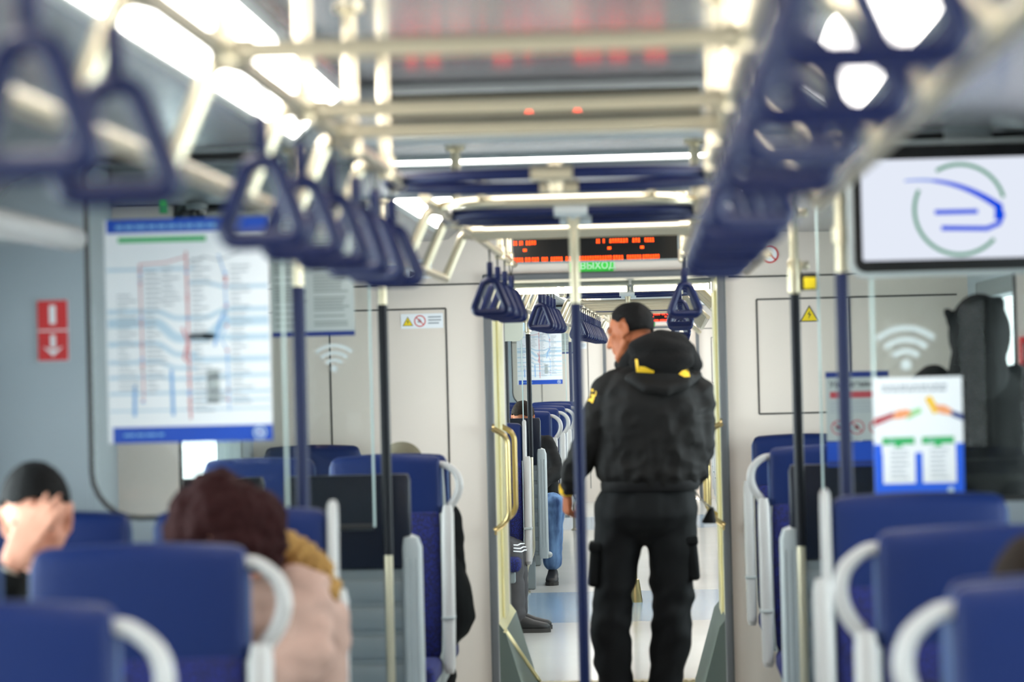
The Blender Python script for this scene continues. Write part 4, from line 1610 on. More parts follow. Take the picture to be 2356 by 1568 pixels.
# emblem: two green arcs around a blue swoosh and two bars (pixel sizes of the photo at this depth)
k_ = (A2 - 0.12 - 6.0) / F


def sc(px, py):
    return ((px - 1967) * k_, (624 - py + (px - 1985) * -0.035) * k_)


c_ = sc(2209, 477)
r_ = 103 * k_
B_ = -0.0056
stroke(bm, arc(c_[0], c_[1], r_, 14, 120, 30), 0.009, 1, 1, B_)
stroke(bm, arc(c_[0], c_[1], r_, 153, 318, 40), 0.009, 1, 1, B_)
pts = []
for k in range(25):
    u = k / 24
    p0, p1, p2 = V(sc(2085, 413)), V(sc(2200, 398)), V(sc(2302, 472))
    q = p0 * (1 - u) ** 2 + p1 * 2 * u * (1 - u) + p2 * u * u
    pts.append((q.x, q.y))
stroke(bm, pts[:8], 0.005, 1, 2, B_, 0.0075)
stroke(bm, pts[7:], 0.0075, 1, 0, B_, 0.019)
stroke(bm, [sc(2297, 462), sc(2306, 490), sc(2298, 508), sc(2270, 520), sc(2200, 520), sc(2166, 520)], 0.0125, 2, 0, B_)
stroke(bm, [sc(2298, 465), sc(2296, 500)], 0.020, 3, 0, B_)
stroke(bm, [sc(2152, 484), sc(2250, 481)], 0.012, 1, 0, B_)
obj('emblem', bm, [SCRB, SCRG, SCRBL], t, flat=True)
bm = newbm()
box(bm, 0.24, 0.36, 0.03, 0.06, H, ZH - 1.797 + 0.01, 0, 0.004)
obj('bracket', bm, [GREYM], t)
tag(t, 'television with a blue and green round emblem hanging on the right', 'television')
# back of another screen seen at the left of the next carriage
t = empty('television')
NEXT.put(t, -0.62, A1 - 0.1, 1.735)
bm = newbm()
slab(bm, rrect(-0.56, 0, 0, 0.35, 0.035), 0.0, 0.07)
obj('housing', bm, [M('housing_beige_grey', (168, 172, 160), 0.45)], t)
bm = newbm()
slab(bm, rrect(-0.545, 0.015, -0.015, 0.335, 0.02), 0.068, 0.08)
obj('bezel', bm, [BLACKG], t)
bm = newbm()
box(bm, -0.3, -0.26, 0.02, 0.05, 0.35, 0.431, 0, 0.004)
obj('bracket', bm, [GREYM], t)
tag(t, 'grey back of a screen with rounded corner at the left edge of the gangway view', 'television')

# ------------------------------------------------------------------ grab handles in the gangway
for x, sx, y, lab in ((OX0, 1, 13.93, 'bent brassy grab handle on the left gangway frame, nearer one'), (OX0, 1, 14.62, 'bent brassy grab handle on the left gangway wall, farther one'),
                      (OX1, -1, 13.93, 'bent brassy grab handle on the right gangway frame, nearer one beside the man'), (OX1, -1, 14.62, 'bent brassy grab handle on the right gangway wall, farther one')):
    bm = newbm()
    x0 = x - sx * 0.003
    tube(bm, fillet([(x0, y, 1.30), (x + sx * 0.066, y, 1.26), (x + sx * 0.066, y, 0.88), (x0, y, 0.83)], 0.07, 8), 0.0125, 12)
    for z in (1.30, 0.83):
        tube(bm, [(x - sx * 0.002, y, z), (x + sx * 0.008, y, z)], 0.02, 12)
    o = obj('gangway_handrail', bm, [BRASSY])
    tag(o, lab, 'handrail', 'brassy handrails in the gangway')

# small fittings by the left and right doors, seen through the glass
bm = newbm()
q = at(376, 472, 10.36)
box(bm, -0.014, 0.014, -0.006, 0.006, -0.028, 0.028, 0, 0.003)
box(bm, -0.011, 0.011, -0.0075, -0.005, -0.004, 0.02, 1, 0.001)
o = obj('door_sign', bm, [PGREEN, EXITG], None, q)
tag(o, 'small green sign above the route map, beside the left doors', 'sign')
q = at(452, 452, 10.36)
t = empty('camera_dome', (q.x, q.y, ZH))
bm = newbm()
lathe(bm, [(0.038, 0.0), (0.038, -0.018), (0.034, -0.022)], n=20)
obj('dome_base', bm, [GREYM], t)
bm = newbm()
lathe(bm, [(0.033, -0.02), (0.032, -0.035), (0.026, -0.05), (0.014, -0.060), (0.003, -0.063)], n=20)
obj('dome', bm, [BLACKG], t)
tag(t, 'black dome camera under the door header, above the route map', 'camera')
q = at(2326, 812, 10.39)
t = empty('emergency_box', (1.47, B2 - 6.0, q.z))
bm = newbm()
box(bm, -0.026, 0.026, -0.012, 0.012, -0.055, 0.055, 0, 0.006)
obj('backplate', bm, [PCRIM], t)
bm = newbm()
tube(bm, fillet([(-0.014, -0.01, 0.03), (-0.014, -0.035, 0.02), (-0.014, -0.035, -0.03), (-0.014, -0.01, -0.04)], 0.012), 0.006, 8)
obj('pull_handle', bm, [M('dark_red', (120, 20, 24), 0.4)], t)
tag(t, 'red emergency box on the panel right of the dark hooded figure', 'emergency box')


# ================================================================== people
def rot_from(fwd, up=(0, 0, 1)):
    """head or foot frame: columns right, forward, up"""
    f = V(fwd).normalized()
    u = V(up)
    r = f.cross(u).normalized()
    u = r.cross(f)
    return Matrix((r, f, u)).transposed()


def add_head(bm, c, Rm, k=1.0, ears=True):
    c = V(c)

    def p(x, y, z):
        return c + Rm @ (V((x, y, z)) * k)
    ellipsoid(bm, p(0, -0.012, 0.028), (0.074 * k, 0.093 * k, 0.086 * k), 24, 16, rot=Rm)
    ellipsoid(bm, p(0, 0.030, -0.035), (0.059 * k, 0.060 * k, 0.080 * k), 20, 14, rot=Rm)
    for s in (-1, 1):
        capsule(bm, p(s * 0.052, 0.0, -0.045), 0.020 * k, p(s * 0.018, 0.066, -0.094), 0.018 * k)
        ellipsoid(bm, p(s * 0.038, 0.058, -0.018), (0.022 * k, 0.020 * k, 0.022 * k), rot=Rm)
        capsule(bm, p(s * 0.012, 0.092, -0.032), 0.008 * k, p(s * 0.008, 0.098, -0.03), 0.008 * k)
        capsule(bm, p(s * 0.014, 0.081, 0.022), 0.011 * k, p(s * 0.050, 0.064, 0.022), 0.010 * k)
        if ears:
            ellipsoid(bm, p(s * 0.078, -0.008, -0.010), (0.0075 * k, 0.017 * k, 0.028 * k), rot=Rm)
            pts = [p(s * (0.082 + 0.004 * math.sin(a)), -0.010 - 0.019 * math.cos(a), -0.006 + 0.031 * math.sin(a)) for a in [R(q) for q in range(-60, 200, 20)]]
            tube(bm, pts, 0.0055 * k, 8)
            ellipsoid(bm, p(s * 0.077, 0.003, -0.036), (0.007 * k, 0.009 * k, 0.010 * k), rot=Rm)
    ellipsoid(bm, p(0, 0.070, -0.096), (0.022 * k, 0.018 * k, 0.017 * k), rot=Rm)
    capsule(bm, p(0, 0.086, 0.012), 0.009 * k, p(0, 0.106, -0.028), 0.012 * k)
    capsule(bm, p(-0.019, 0.082, -0.057), 0.008 * k, p(0.019, 0.082, -0.057), 0.008 * k)
    capsule(bm, p(-0.015, 0.081, -0.069), 0.008 * k, p(0.015, 0.081, -0.069), 0.008 * k)


def add_hand(bm, wrist, f, n, s, curl=(25, 35, 25), k=1.0, spread=0.0, thumb=(0.55, 0.75, 0.35)):
    """f finger direction, n the way the palm faces, s towards the thumb"""
    f, n = V(f).normalized(), V(n)
    n = (n - f * n.dot(f)).normalized()
    s = V(s); s = (s - f * s.dot(f) - n * s.dot(n)).normalized()
    w = V(wrist)
    ellipsoid(bm, w + f * 0.045 * k + n * 0.003, (0.036 * k, 0.05 * k, 0.015 * k), 14, 10, rot=Matrix((s, f, n)).transposed())
    for i, (off, ln, segs) in enumerate(((0.028, 0.090, (0.043, 0.026, 0.020)), (0.009, 0.094, (0.047, 0.030, 0.021)), (-0.010, 0.089, (0.043, 0.028, 0.020)), (-0.028, 0.079, (0.034, 0.021, 0.017)))):
        kn = w + f * ln * k + s * off * k
        capsule(bm, w + f * 0.01 * k + s * off * 0.55 * k, 0.0125 * k, kn, 0.0105 * k, 10)
        ang = R(i * 3 - 3)
        d = (f + s * off * spread * 12).normalized()
        q = kn
        rr = (0.0098, 0.0088, 0.0078, 0.0066)
        for j in range(3):
            ang += R(curl[j])
            dd = (d * math.cos(ang) + n * math.sin(ang)).normalized()
            e = q + dd * segs[j] * k
            capsule(bm, q, rr[j] * k * (0.9 if i == 3 else 1), e, rr[j + 1] * k * (0.9 if i == 3 else 1), 10)
            q = e
    q = w + f * 0.022 * k + s * 0.024 * k + n * 0.006 * k
    d = (f * thumb[0] + s * thumb[1] + n * thumb[2]).normalized()
    for j, (L, r0, r1) in enumerate(((0.044, 0.0135, 0.0115), (0.033, 0.0112, 0.0098), (0.026, 0.0098, 0.0078))):
        e = q + d * L * k
        capsule(bm, q, r0 * k, e, r1 * k, 10)
        q = e
        d = (d * 0.86 + f * 0.35 + n * 0.28).normalized()


def hair_cap(name, c, Rm, rad, keep, parent, mat, amp=0.004, freq=40, th=0.012, k=1.0):
    """hair as a closed shell over the skull; keep(x, y, z) on the unit sphere picks the hair region"""
    bm = newbm()
    n, m = 96, 64
    c = V(c)
    rows = []
    for i in range(m + 1):
        ph = math.pi * i / m
        rows.append([V((math.sin(ph) * math.cos(2 * math.pi * j / n), math.sin(ph) * math.sin(2 * math.pi * j / n), math.cos(ph))) for j in range(n)])
    cache = {}

    def vert(i, j):
        j %= n
        key = (i, j if 0 < i < m else 0)
        if key not in cache:
            u = rows[i][j]
            d = 1 + noise.noise(u * freq * 0.12) * amp / 0.02 * 0.1
            p = V((u.x * rad[0], u.y * rad[1], u.z * rad[2])) * d
            cache[key] = bm.verts.new(c + Rm @ (p * k))
        return cache[key]
    for i in range(m):
        for j in range(n):
            u = (rows[i][j] + rows[i + 1][j] + rows[i][(j + 1) % n] + rows[i + 1][(j + 1) % n]) / 4
            if not keep(u.x, u.y, u.z):
                continue
            vs = []
            for a in (vert(i, j), vert(i + 1, j), vert(i + 1, j + 1), vert(i, j + 1)):
                if a not in vs:
                    vs.append(a)
            if len(vs) > 2:
                try:
                    bm.faces.new(vs)
                except ValueError:
                    pass
    for v in [v for v in bm.verts if not v.link_faces]:
        bm.verts.remove(v)
    for _ in range(8):
        bd = {}
        for ed in bm.edges:
            if len(ed.link_faces) == 1:
                for v in ed.verts:
                    bd.setdefault(v, []).append(ed.other_vert(v).co.copy())
        for v, ns in bd.items():
            if len(ns) == 2:
                v.co = v.co * 0.5 + (ns[0] + ns[1]) * 0.25
    bmesh.ops.recalc_face_normals(bm, faces=bm.faces)
    bmesh.ops.solidify(bm, geom=list(bm.faces), thickness=th)
    o = obj(name, bm, [mat], parent, angle=80)
    return o


def add_shoe(bm, heel, toe, k=1.0):
    """heel and toe points on the ground"""
    heel, toe = V(heel), V(toe)
    f = (toe - heel); L = f.length; f = f / L
    s = V((f.y, -f.x, 0))
    up = V((0, 0, 1))
    secs = [(-0.02, 0.026, 0.05), (0.0, 0.036, 0.085), (0.12, 0.039, 0.105), (0.30, 0.038, 0.105), (0.45, 0.040, 0.085), (0.65, 0.047, 0.062), (0.82, 0.046, 0.050), (0.94, 0.036, 0.042), (1.0, 0.018, 0.030)]
    rings = []
    n = 14
    for t, w, h in secs:
        c = heel + f * L * t
        ring = []
        for q in range(n):
            a = 2 * math.pi * q / n
            x, z = math.cos(a), math.sin(a)
            zz = h * k * (0.5 + 0.5 * math.copysign(abs(z) ** 0.7, z))
            xx = w * k * math.copysign(abs(x) ** 0.75, x) * (1 - 0.25 * max(0, z) ** 2)
            ring.append(bm.verts.new(c + s * xx + up * (zz + 0.012)))
        rings.append(ring)
    for a, b in zip(rings, rings[1:]):
        for q in range(n):
            bm.faces.new((a[q], a[(q + 1) % n], b[(q + 1) % n], b[q]))
    bm.faces.new(rings[0]); bm.faces.new(rings[-1])


def add_sole(bm, heel, toe, k=1.0):
    heel, toe = V(heel), V(toe)
    f = (toe - heel); L = f.length; f = f / L
    s = V((f.y, -f.x, 0))
    prof = [(-0.03, 0.02), (0.02, 0.037), (0.3, 0.036), (0.6, 0.046), (0.82, 0.048), (0.95, 0.036), (1.02, 0.014)]
    pts = [heel + f * L * t + s * w * k for t, w in prof] + [heel + f * L * t - s * w * k for t, w in reversed(prof)]
    a = [bm.verts.new(p) for p in pts]
    b = [bm.verts.new(p + V((0, 0, 0.024))) for p in pts]
    n = len(pts)
    bm.faces.new(a[::-1]); bm.faces.new(b)
    for q in range(n):
        bm.faces.new((a[q], a[(q + 1) % n], b[(q + 1) % n], b[q]))


def shoes(t, pairs):
    for h, e in pairs:
        bm = newbm(); add_shoe(bm, h, e)
        so = obj('shoe', bm, [SHOE], t, angle=60)
        bm = newbm(); add_sole(bm, h, e)
        obj('sole', bm, [SOLE], so)


def folds(amp, sx, sy, sz, seed=0.0):
    def fn(co, nn):
        q = V((co.x * sx + seed, co.y * sy, co.z * sz))
        a = noise.noise(q) * 0.65 + noise.noise(q * 2.1) * 0.35
        return amp * (1 - abs(a) * 2.2)
    return fn


# ------------------------------------------------------------------ the standing man in black
D0 = 12.6
feet = at(1476, 1700, D0)
base = V((feet.x, D0, 0))
man = empty('person', base)


def mp(px, py, dy=0.0):
    return at(px, py, D0 + dy) - base


def ground(px, dy):
    v = at(px, 1690, D0 + dy) - base
    v.z = 0
    return v


HEADC = mp(1449, 764, 0.02)
HR = rot_from((-0.86, 0.36, -0.30), (-0.12, 0.30, 1))
bm = newbm()
add_head(bm, HEADC, HR)
capsule(bm, HEADC + HR @ V((0, -0.022, -0.04)), 0.056, mp(1490, 872, -0.02), 0.060)
loft(bm, [(mp(1495, 855, -0.01), 0.08, 0.06), (mp(1495, 895, -0.01), 0.15, 0.085), (mp(1498, 1000), 0.165, 0.09), (mp(1495, 1100), 0.15, 0.085), (mp(1488, 1190), 0.155, 0.09), (mp(1486, 1235), 0.13, 0.08)], 20)
capsule(bm, mp(1408, 912), 0.042, mp(1358, 1012, -0.02), 0.036); capsule(bm, mp(1353, 1012, -0.02), 0.038, mp(1306, 1130, 0.06), 0.027)
capsule(bm, mp(1590, 910), 0.042, mp(1610, 1020), 0.036); capsule(bm, mp(1610, 1020), 0.038, mp(1588, 1098, 0.22), 0.027)
capsule(bm, mp(1428, 1190), 0.07, mp(1412, 1380), 0.05); capsule(bm, mp(1412, 1380), 0.05, mp(1422, 1640), 0.035)
capsule(bm, mp(1545, 1190), 0.07, mp(1545, 1385), 0.05); capsule(bm, mp(1545, 1385), 0.05, mp(1530, 1640), 0.035)
add_hand(bm, mp(1305, 1130, 0.065), mp(1305, 1185, 0.09) - mp(1305, 1130, 0.065), (0.85, 0.35, 0.1), (-0.3, 1.0, 0.0), (62, 82, 50), 1.0)
add_hand(bm, mp(1588, 1098, 0.22), (-0.5, 0.8, -0.1), (-0.4, -0.2, -0.9), (-0.4, -0.3, 0.6), (30, 40, 30))
organic('body', bm, [SKIN], man, 0.0055, 3)


def man_hairline(x, y, z):
    # x right, y forward, z up on the unit skull; short back and sides
    if z > 0.62:
        return y < 0.62
    if z > 0.30:
        return y < 0.55
    if y < -0.10:
        return z > -0.55
    if y < 0.30:
        return z > (0.05 if abs(x) > 0.5 and y < 0.12 else -0.02) + (0.0 if y > 0.12 else 0.08)
    return z > 0.18 and y < 0.46


hair_cap('hair', HEADC + HR @ V((0, -0.014, 0.030)), HR, (0.0815, 0.101, 0.095), man_hairline, man, HAIRB, th=0.009)
for s in (-1, 1):
    bm = newbm()
    capsule(bm, HEADC + HR @ V((s * 0.018, 0.087, 0.026)), 0.004, HEADC + HR @ V((s * 0.050, 0.071, 0.026)), 0.003, 8)
    obj('eyebrow', bm, [HAIRB], man)
    bm = newbm()
    ellipsoid(bm, HEADC + HR @ V((s * 0.033, 0.066, 0.004)), (0.011, 0.010, 0.006), rot=HR)
    obj('eye', bm, [EYEM], man)

# jacket: torso, sleeves and blouson hem grown together
bm = newbm()
loft(bm, [(mp(1502, 838, -0.02), 0.11, 0.085), (mp(1501, 862, -0.02), 0.165, 0.115), (mp(1500, 895, -0.02), 0.212, 0.138), (mp(1500, 940, -0.02), 0.230, 0.152), (mp(1501, 1000, -0.01), 0.234, 0.156), (mp(1500, 1055, 0.0), 0.230, 0.160), (mp(1498, 1090, 0.0), 0.224, 0.163), (mp(1496, 1106, 0.0), 0.205, 0.150), (mp(1496, 1122, 0.0), 0.200, 0.142)], 32, power=2.2)
capsule(bm, mp(1398, 908, -0.01), 0.080, mp(1358, 1010, -0.03), 0.062, 18)
capsule(bm, mp(1440, 868, -0.01), 0.055, mp(1396, 905, -0.01), 0.075, 18)
capsule(bm, mp(1570, 862, -0.01), 0.055, mp(1600, 898, -0.01), 0.072, 18)
capsule(bm, mp(1356, 1010, -0.03), 0.061, mp(1315, 1096, 0.03), 0.052, 18)
capsule(bm, mp(1315, 1096, 0.03), 0.051, mp(1307, 1120, 0.055), 0.040, 18)
capsule(bm, mp(1600, 905, -0.01), 0.078, mp(1610, 1015, -0.02), 0.064, 18)
capsule(bm, mp(1612, 1015, -0.02), 0.062, mp(1592, 1092, 0.18), 0.050, 18)
capsule(bm, mp(1592, 1092, 0.18), 0.05, mp(1588, 1098, 0.21), 0.04, 18)


def jacket_folds(co, nn):
    z = co.z
    q = V((co.x * 9 + co.z * 7, co.y * 5, co.z * 6 - co.x * 9))
    a = noise.noise(q)
    b = noise.noise(V((co.x * 26, co.y * 20, co.z * 9)))
    low = max(0, min(1, (1.28 - z) / 0.18)) * max(0, min(1, (z - 1.04) / 0.03))
    arm = 1.0 if co.x < -0.2 or co.x > 0.24 else 0.35
    c = noise.noise(V((co.x * 12, co.y * 12, co.z * 34)))
    return 0.011 * a + 0.011 * low * b + 0.007 * arm * c + 0.005 * (1 - 3 * abs(noise.noise(V((co.x * 7 + co.z * 9, co.y * 6, co.z * 9 - co.x * 14 + 4)))))


jk = organic('jacket', bm, [JACKET], man, 0.008, 10, fold=jacket_folds)
# ribbed waistband
bm = newbm()
loft(bm, [(mp(1496, 1104, 0.0), 0.202, 0.148), (mp(1496, 1110, 0.0), 0.206, 0.150), (mp(1496, 1122, 0.0), 0.204, 0.147), (mp(1496, 1127, 0.0), 0.198, 0.142)], 48, power=2.5)
obj('waistband', bm, [BLACKC], jk)
bm = newbm()
a_, b_ = mp(1306, 1119, 0.052), mp(1305, 1131, 0.066)
tube(bm, [a_, b_], [0.037, 0.034], 16)
obj('yellow_cuff', bm, [YELLOWP], jk)

# hood lying on the shoulders: a rolled bag of cloth around the neck
bm = newbm()
ellipsoid(bm, mp(1520, 806, -0.085), (0.135, 0.10, 0.072), 24, 16, rot=Matrix.Rotation(R(6), 3, 'Y'))
ellipsoid(bm, mp(1538, 786, -0.06), (0.088, 0.09, 0.052), 20, 14, rot=Matrix.Rotation(R(8), 3, 'Y'))
ellipsoid(bm, mp(1522, 832, -0.125), (0.135, 0.075, 0.060), 24, 14)
capsule(bm, mp(1446, 838, 0.0), 0.045, mp(1482, 800, -0.08), 0.05)
capsule(bm, mp(1592, 838, 0.0), 0.045, mp(1570, 800, -0.08), 0.05)
capsule(bm, mp(1446, 838, 0.0), 0.043, mp(1430, 838, 0.09), 0.032)
capsule(bm, mp(1500, 850, -0.125), 0.04, mp(1528, 872, -0.14), 0.022)
hood = organic('hood', bm, [FLEECE], man, 0.008, 6, fold=lambda co, nn: 0.008 * noise.noise(V((co.x * 14, co.y * 12, co.z * 22))))
# outer lining edge of the hood
bm = newbm()
pts = [mp(1432, 862, -0.04), mp(1450, 872, -0.12), mp(1490, 890, -0.165), mp(1535, 894, -0.175), mp(1578, 882, -0.15), mp(1606, 862, -0.07)]
for k in range(len(pts) - 1):
    capsule(bm, pts[k], 0.030 - 0.004 * abs(k - 2), pts[k + 1], 0.030 - 0.004 * abs(k - 1.5), 12)
ellipsoid(bm, mp(1520, 868, -0.125), (0.14, 0.05, 0.05), 20, 12)
organic('hood_edge', bm, [JACKET], hood, 0.008, 5, fold=lambda co, nn: 0.006 * noise.noise(V((co.x * 18, co.y * 12, co.z * 20))))

# yellow print on the back and the round sleeve badge, laid on the cloth
dg = bpy.context.evaluated_depsgraph_get()


def bvh_of(objs):
    vs, fs = [], []
    for o in objs:
        o0 = len(vs)
        vs += [v.co.copy() for v in o.data.vertices]
        fs += [[i + o0 for i in p.vertices] for p in o.data.polygons]
    return BVHTree.FromPolygons(vs, fs)


tree = bvh_of([jk, hood] + list(hood.children))


def print_on(name, polys, mat, parent):
    """polys: outlines in photo pixels, dropped along +y onto the jacket"""
    bm = newbm()
    for pl in polys:
        pts = [mp(px, py, -0.2) for px, py in pl]
        cx = sum((p.x for p in pts)) / len(pts); cz = sum((p.z for p in pts)) / len(pts)
        rings = []
        for f in (1.0, 0.5):
            ring = []
            for k in range(len(pts)):
                for sub in range(4):
                    p = pts[k].lerp(pts[(k + 1) % len(pts)], sub / 4)
                    x, z = cx + (p.x - cx) * f, cz + (p.z - cz) * f
                    hit = tree.ray_cast(V((x, -1.0, z)), V((0, 1, 0)))[0]
                    if hit is None:
                        hit = tree.find_nearest(V((x, -0.1, z)))[0]
                    ring.append(bm.verts.new(V((hit.x, hit.y - 0.004, hit.z))))
            rings.append(ring)
        n = len(rings[0])
        for k in range(n):
            bm.faces.new((rings[0][k], rings[0][(k + 1) % n], rings[1][(k + 1) % n], rings[1][k]))
        bm.faces.new(rings[1])
    return obj(name, bm, [mat], parent)


print_on('back_print', [[(1461, 826), (1467, 826), (1471, 856), (1464, 856)], [(1471, 842), (1483, 843), (1494, 848), (1505, 853), (1505, 858), (1485, 857), (1470, 856)],
                        [(1562, 860), (1570, 852), (1584, 850), (1588, 866), (1575, 867)]], YELLOWP, jk)
print_on('sleeve_badge', [[(1350, 896), (1363, 895), (1364, 901), (1351, 902)], [(1348, 900), (1353, 900), (1354, 908), (1349, 909)], [(1349, 906), (1363, 907), (1364, 912), (1350, 912)], [(1360, 909), (1366, 909), (1366, 919), (1361, 919)], [(1349, 917), (1364, 916), (1364, 922), (1350, 923)]], YELLOWP, jk)

# trousers
bm = newbm()
loft(bm, [(mp(1492, 1108), 0.188, 0.13), (mp(1490, 1150), 0.203, 0.142), (mp(1488, 1185, -0.01), 0.205, 0.148), (mp(1487, 1215, -0.01), 0.18, 0.125), (mp(1484, 1240), 0.10, 0.075), (mp(1481, 1252), 0.04, 0.04)], 28, power=2.1)
for seq in ([(1428, 1165, 0.0, 0.108), (1419, 1270, 0.0, 0.100), (1411, 1360, -0.02, 0.080), (1405, 1450, -0.02, 0.090), (1410, 1515, -0.01, 0.082), (1418, 1600, 0.0, 0.070), (1420, 1672, 0.01, 0.072)],
            [(1546, 1165, 0.0, 0.108), (1546, 1290, 0.0, 0.098), (1545, 1380, 0.0, 0.086), (1545, 1450, 0.0, 0.084), (1537, 1515, 0.0, 0.078), (1528, 1600, 0.01, 0.068), (1528, 1672, 0.02, 0.072)]):
    for q, w in zip(seq, seq[1:]):
        capsule(bm, mp(q[0], q[1], q[2]), q[3], mp(w[0], w[1], w[2]), w[3], 18)


def leg_folds(co, nn):
    a = noise.noise(V((co.x * 16 + 3, co.y * 16, co.z * 10)))
    b = noise.noise(V((co.x * 9 + co.z * 8, co.y * 8, co.z * 15 - co.x * 12 + 5)))
    kn = math.exp(-((co.z - 0.55) / 0.16) ** 2) + math.exp(-((co.z - 0.2) / 0.12) ** 2)
    return 0.007 * a + (0.005 + 0.012 * kn) * b


tr = organic('trousers', bm, [TROUS], man, 0.008, 12, fold=leg_folds)
for px, s, z0 in ((1368, -1, 1300), (1595, 1, 1285)):
    bm = newbm()
    c = mp(px, z0, 0.0)
    box(bm, -0.022, 0.022, -0.075, 0.075, -0.085, 0.085, 0, 0.016, 4, Matrix.Translation(c) @ Matrix.Rotation(R(-s * 4), 4, 'Y'))
    box(bm, -0.027, 0.027, -0.082, 0.082, 0.060, 0.098, 0, 0.010, 3, Matrix.Translation(c) @ Matrix.Rotation(R(-s * 4), 4, 'Y'))
    obj('cargo_pocket', bm, [TROUS], tr)
shoes(man, [(ground(1422, -0.09), ground(1404, 0.19)), (ground(1530, -0.08), ground(1545, 0.20))])
# chain from the belt to a small pouch on the right hip
bm = newbm()
for k in range(15):
    u = k / 14
    p = mp(1590, 1113, -0.05).lerp(mp(1638, 1168, 0.10), u) + V((0, 0, -0.016 * math.sin(math.pi * u)))
    q = mp(1590, 1113, -0.05).lerp(mp(1638, 1168, 0.10), u + 0.075) + V((0, 0, -0.016 * math.sin(math.pi * (u + 0.075))))
    tube(bm, [p, q], 0.0035 if k % 2 else 0.005, 6)
obj('belt_chain', bm, [SILVER], man)
bm = newbm()
c = mp(1633, 1184, 0.10)
loft(bm, [(c + V((0, 0, -0.035)), 0.026, 0.014), (c + V((-0.004, 0, -0.028)), 0.03, 0.018), (c + V((0.006, 0, 0.02)), 0.014, 0.012), (c + V((0.010, 0, 0.034)), 0.006, 0.006)], 16)
obj('pouch', bm, [BLACKC], man)
tag(man, 'man seen from behind in dark hooded jacket and black trousers, head turned left', 'person')


# ------------------------------------------------------------------ seated people
def figure(root, head, HRm, neck_base, pelvis, sh, el, wr, kn, an, toe, top, bottom, skin, top_name='jacket', bulk=1.0, hands=None, width=0.19, head_k=1.0, voxel=0.009, fold=0.008, leg=(0.088, 0.068, 0.064, 0.060), ears=True):
    """root empty stands at the origin of its space; every joint is given in that space; sh, el, wr ... are (left, right) pairs"""
    bm = newbm()
    add_head(bm, head, HRm, head_k, ears)
    capsule(bm, V(head) + HRm @ V((0, -0.022, -0.05)), 0.052, neck_base, 0.058)
    nb, pe = V(neck_base), V(pelvis)
    loft(bm, [(nb.lerp(pe, 0.06), width * 0.5, 0.06), (nb.lerp(pe, 0.18), width * 0.82, 0.08), (nb.lerp(pe, 0.5), width * 0.78, 0.085), (nb.lerp(pe, 0.85), width * 0.75, 0.085), (pe, width * 0.8, 0.1)], 18)
    for i in (0, 1):
        capsule(bm, sh[i], 0.04, el[i], 0.034); capsule(bm, el[i], 0.034, wr[i], 0.025)
        capsule(bm, V(pelvis) + V(((kn[i][0] - pe.x) * 0.35, 0, 0)), 0.065, kn[i], 0.048); capsule(bm, kn[i], 0.048, an[i], 0.034)
        h = hands[i] if hands else None
        if h:
            add_hand(bm, wr[i], *h)
        else:
            d = (V(wr[i]) - V(el[i])).normalized()
            add_hand(bm, wr[i], d, (0, 0, -1) if abs(d.z) < 0.8 else (0, 1, 0), (1 if i == 0 else -1, 0, 0.2), (25, 35, 25))
    organic('body', bm, [skin], root, 0.007 if voxel < 0.01 else voxel, 3)
    bm = newbm()
    w = width * bulk
    loft(bm, [(nb.lerp(pe, -0.02), w * 0.42, 0.075), (nb.lerp(pe, 0.05), w * 0.72, 0.10), (nb.lerp(pe, 0.16), w * 1.05, 0.125), (nb.lerp(pe, 0.45), w * 1.05, 0.14), (nb.lerp(pe, 0.8), w * 1.08, 0.15), (nb.lerp(pe, 1.05), w * 1.05, 0.15)], 24, power=2.4)
    for i in (0, 1):
        capsule(bm, sh[i], 0.072 * bulk, el[i], 0.060 * bulk, 16)
        e, r_ = V(el[i]), V(wr[i])
        capsule(bm, e, 0.060 * bulk, e.lerp(r_, 0.9), 0.045 * bulk, 16)
    jk_ = organic(top_name, bm, [top], root, voxel, 5, fold=lambda co, nn: fold * noise.noise(V((co.x * 14, co.y * 14, co.z * 22))) + fold * 0.6 * noise.noise(V((co.x * 5, co.y * 5, co.z * 9))))
    bm = newbm()
    ellipsoid(bm, pe, (w * 0.98, 0.14, 0.10), 20, 12)
    for i in (0, 1):
        hip = pe + V(((kn[i][0] - pe.x) * 0.4, 0, -0.01))
        capsule(bm, hip, leg[0], kn[i], leg[1], 16)
        k_2, a_2 = V(kn[i]), V(an[i])
        capsule(bm, k_2, leg[1], k_2.lerp(a_2, 0.5), leg[2], 16)
        capsule(bm, k_2.lerp(a_2, 0.5), leg[2], k_2.lerp(a_2, 1.0), leg[3], 16)
    tr_ = organic('trousers', bm, [bottom], root, voxel, 5, fold=lambda co, nn: 0.007 * noise.noise(V((co.x * 12, co.y * 12, co.z * 24))))
    prs = []
    for i in (0, 1):
        h, e = V(an[i]), V(toe[i])
        d = (e - h); d.z = 0
        h = V((h.x, h.y, an[i][2] * 0)) - d.normalized() * 0.07
        prs.append((V((h.x, h.y, 0.0)), V((h.x, h.y, 0.0)) + d.normalized() * 0.27))
    shoes(root, prs)
    return jk_, tr_


def face_details(root, c, HRm, hair):
    c = V(c)
    for s in (-1, 1):
        bm = newbm()
        capsule(bm, c + HRm @ V((s * 0.016, 0.087, 0.027)), 0.0045, c + HRm @ V((s * 0.050, 0.071, 0.027)), 0.0035, 8)
        obj('eyebrow', bm, [hair], root)
        bm = newbm()
        ellipsoid(bm, c + HRm @ V((s * 0.033, 0.066, 0.004)), (0.011, 0.010, 0.006), rot=HRm)
        obj('eye', bm, [EYEM], root)


def cropped(x, y, z):
    if z > 0.45:
        return y < 0.80
    if y < -0.15:
        return z > -0.6
    if y < 0.35:
        return z > 0.06
    return z > 0.40 and y < 0.80


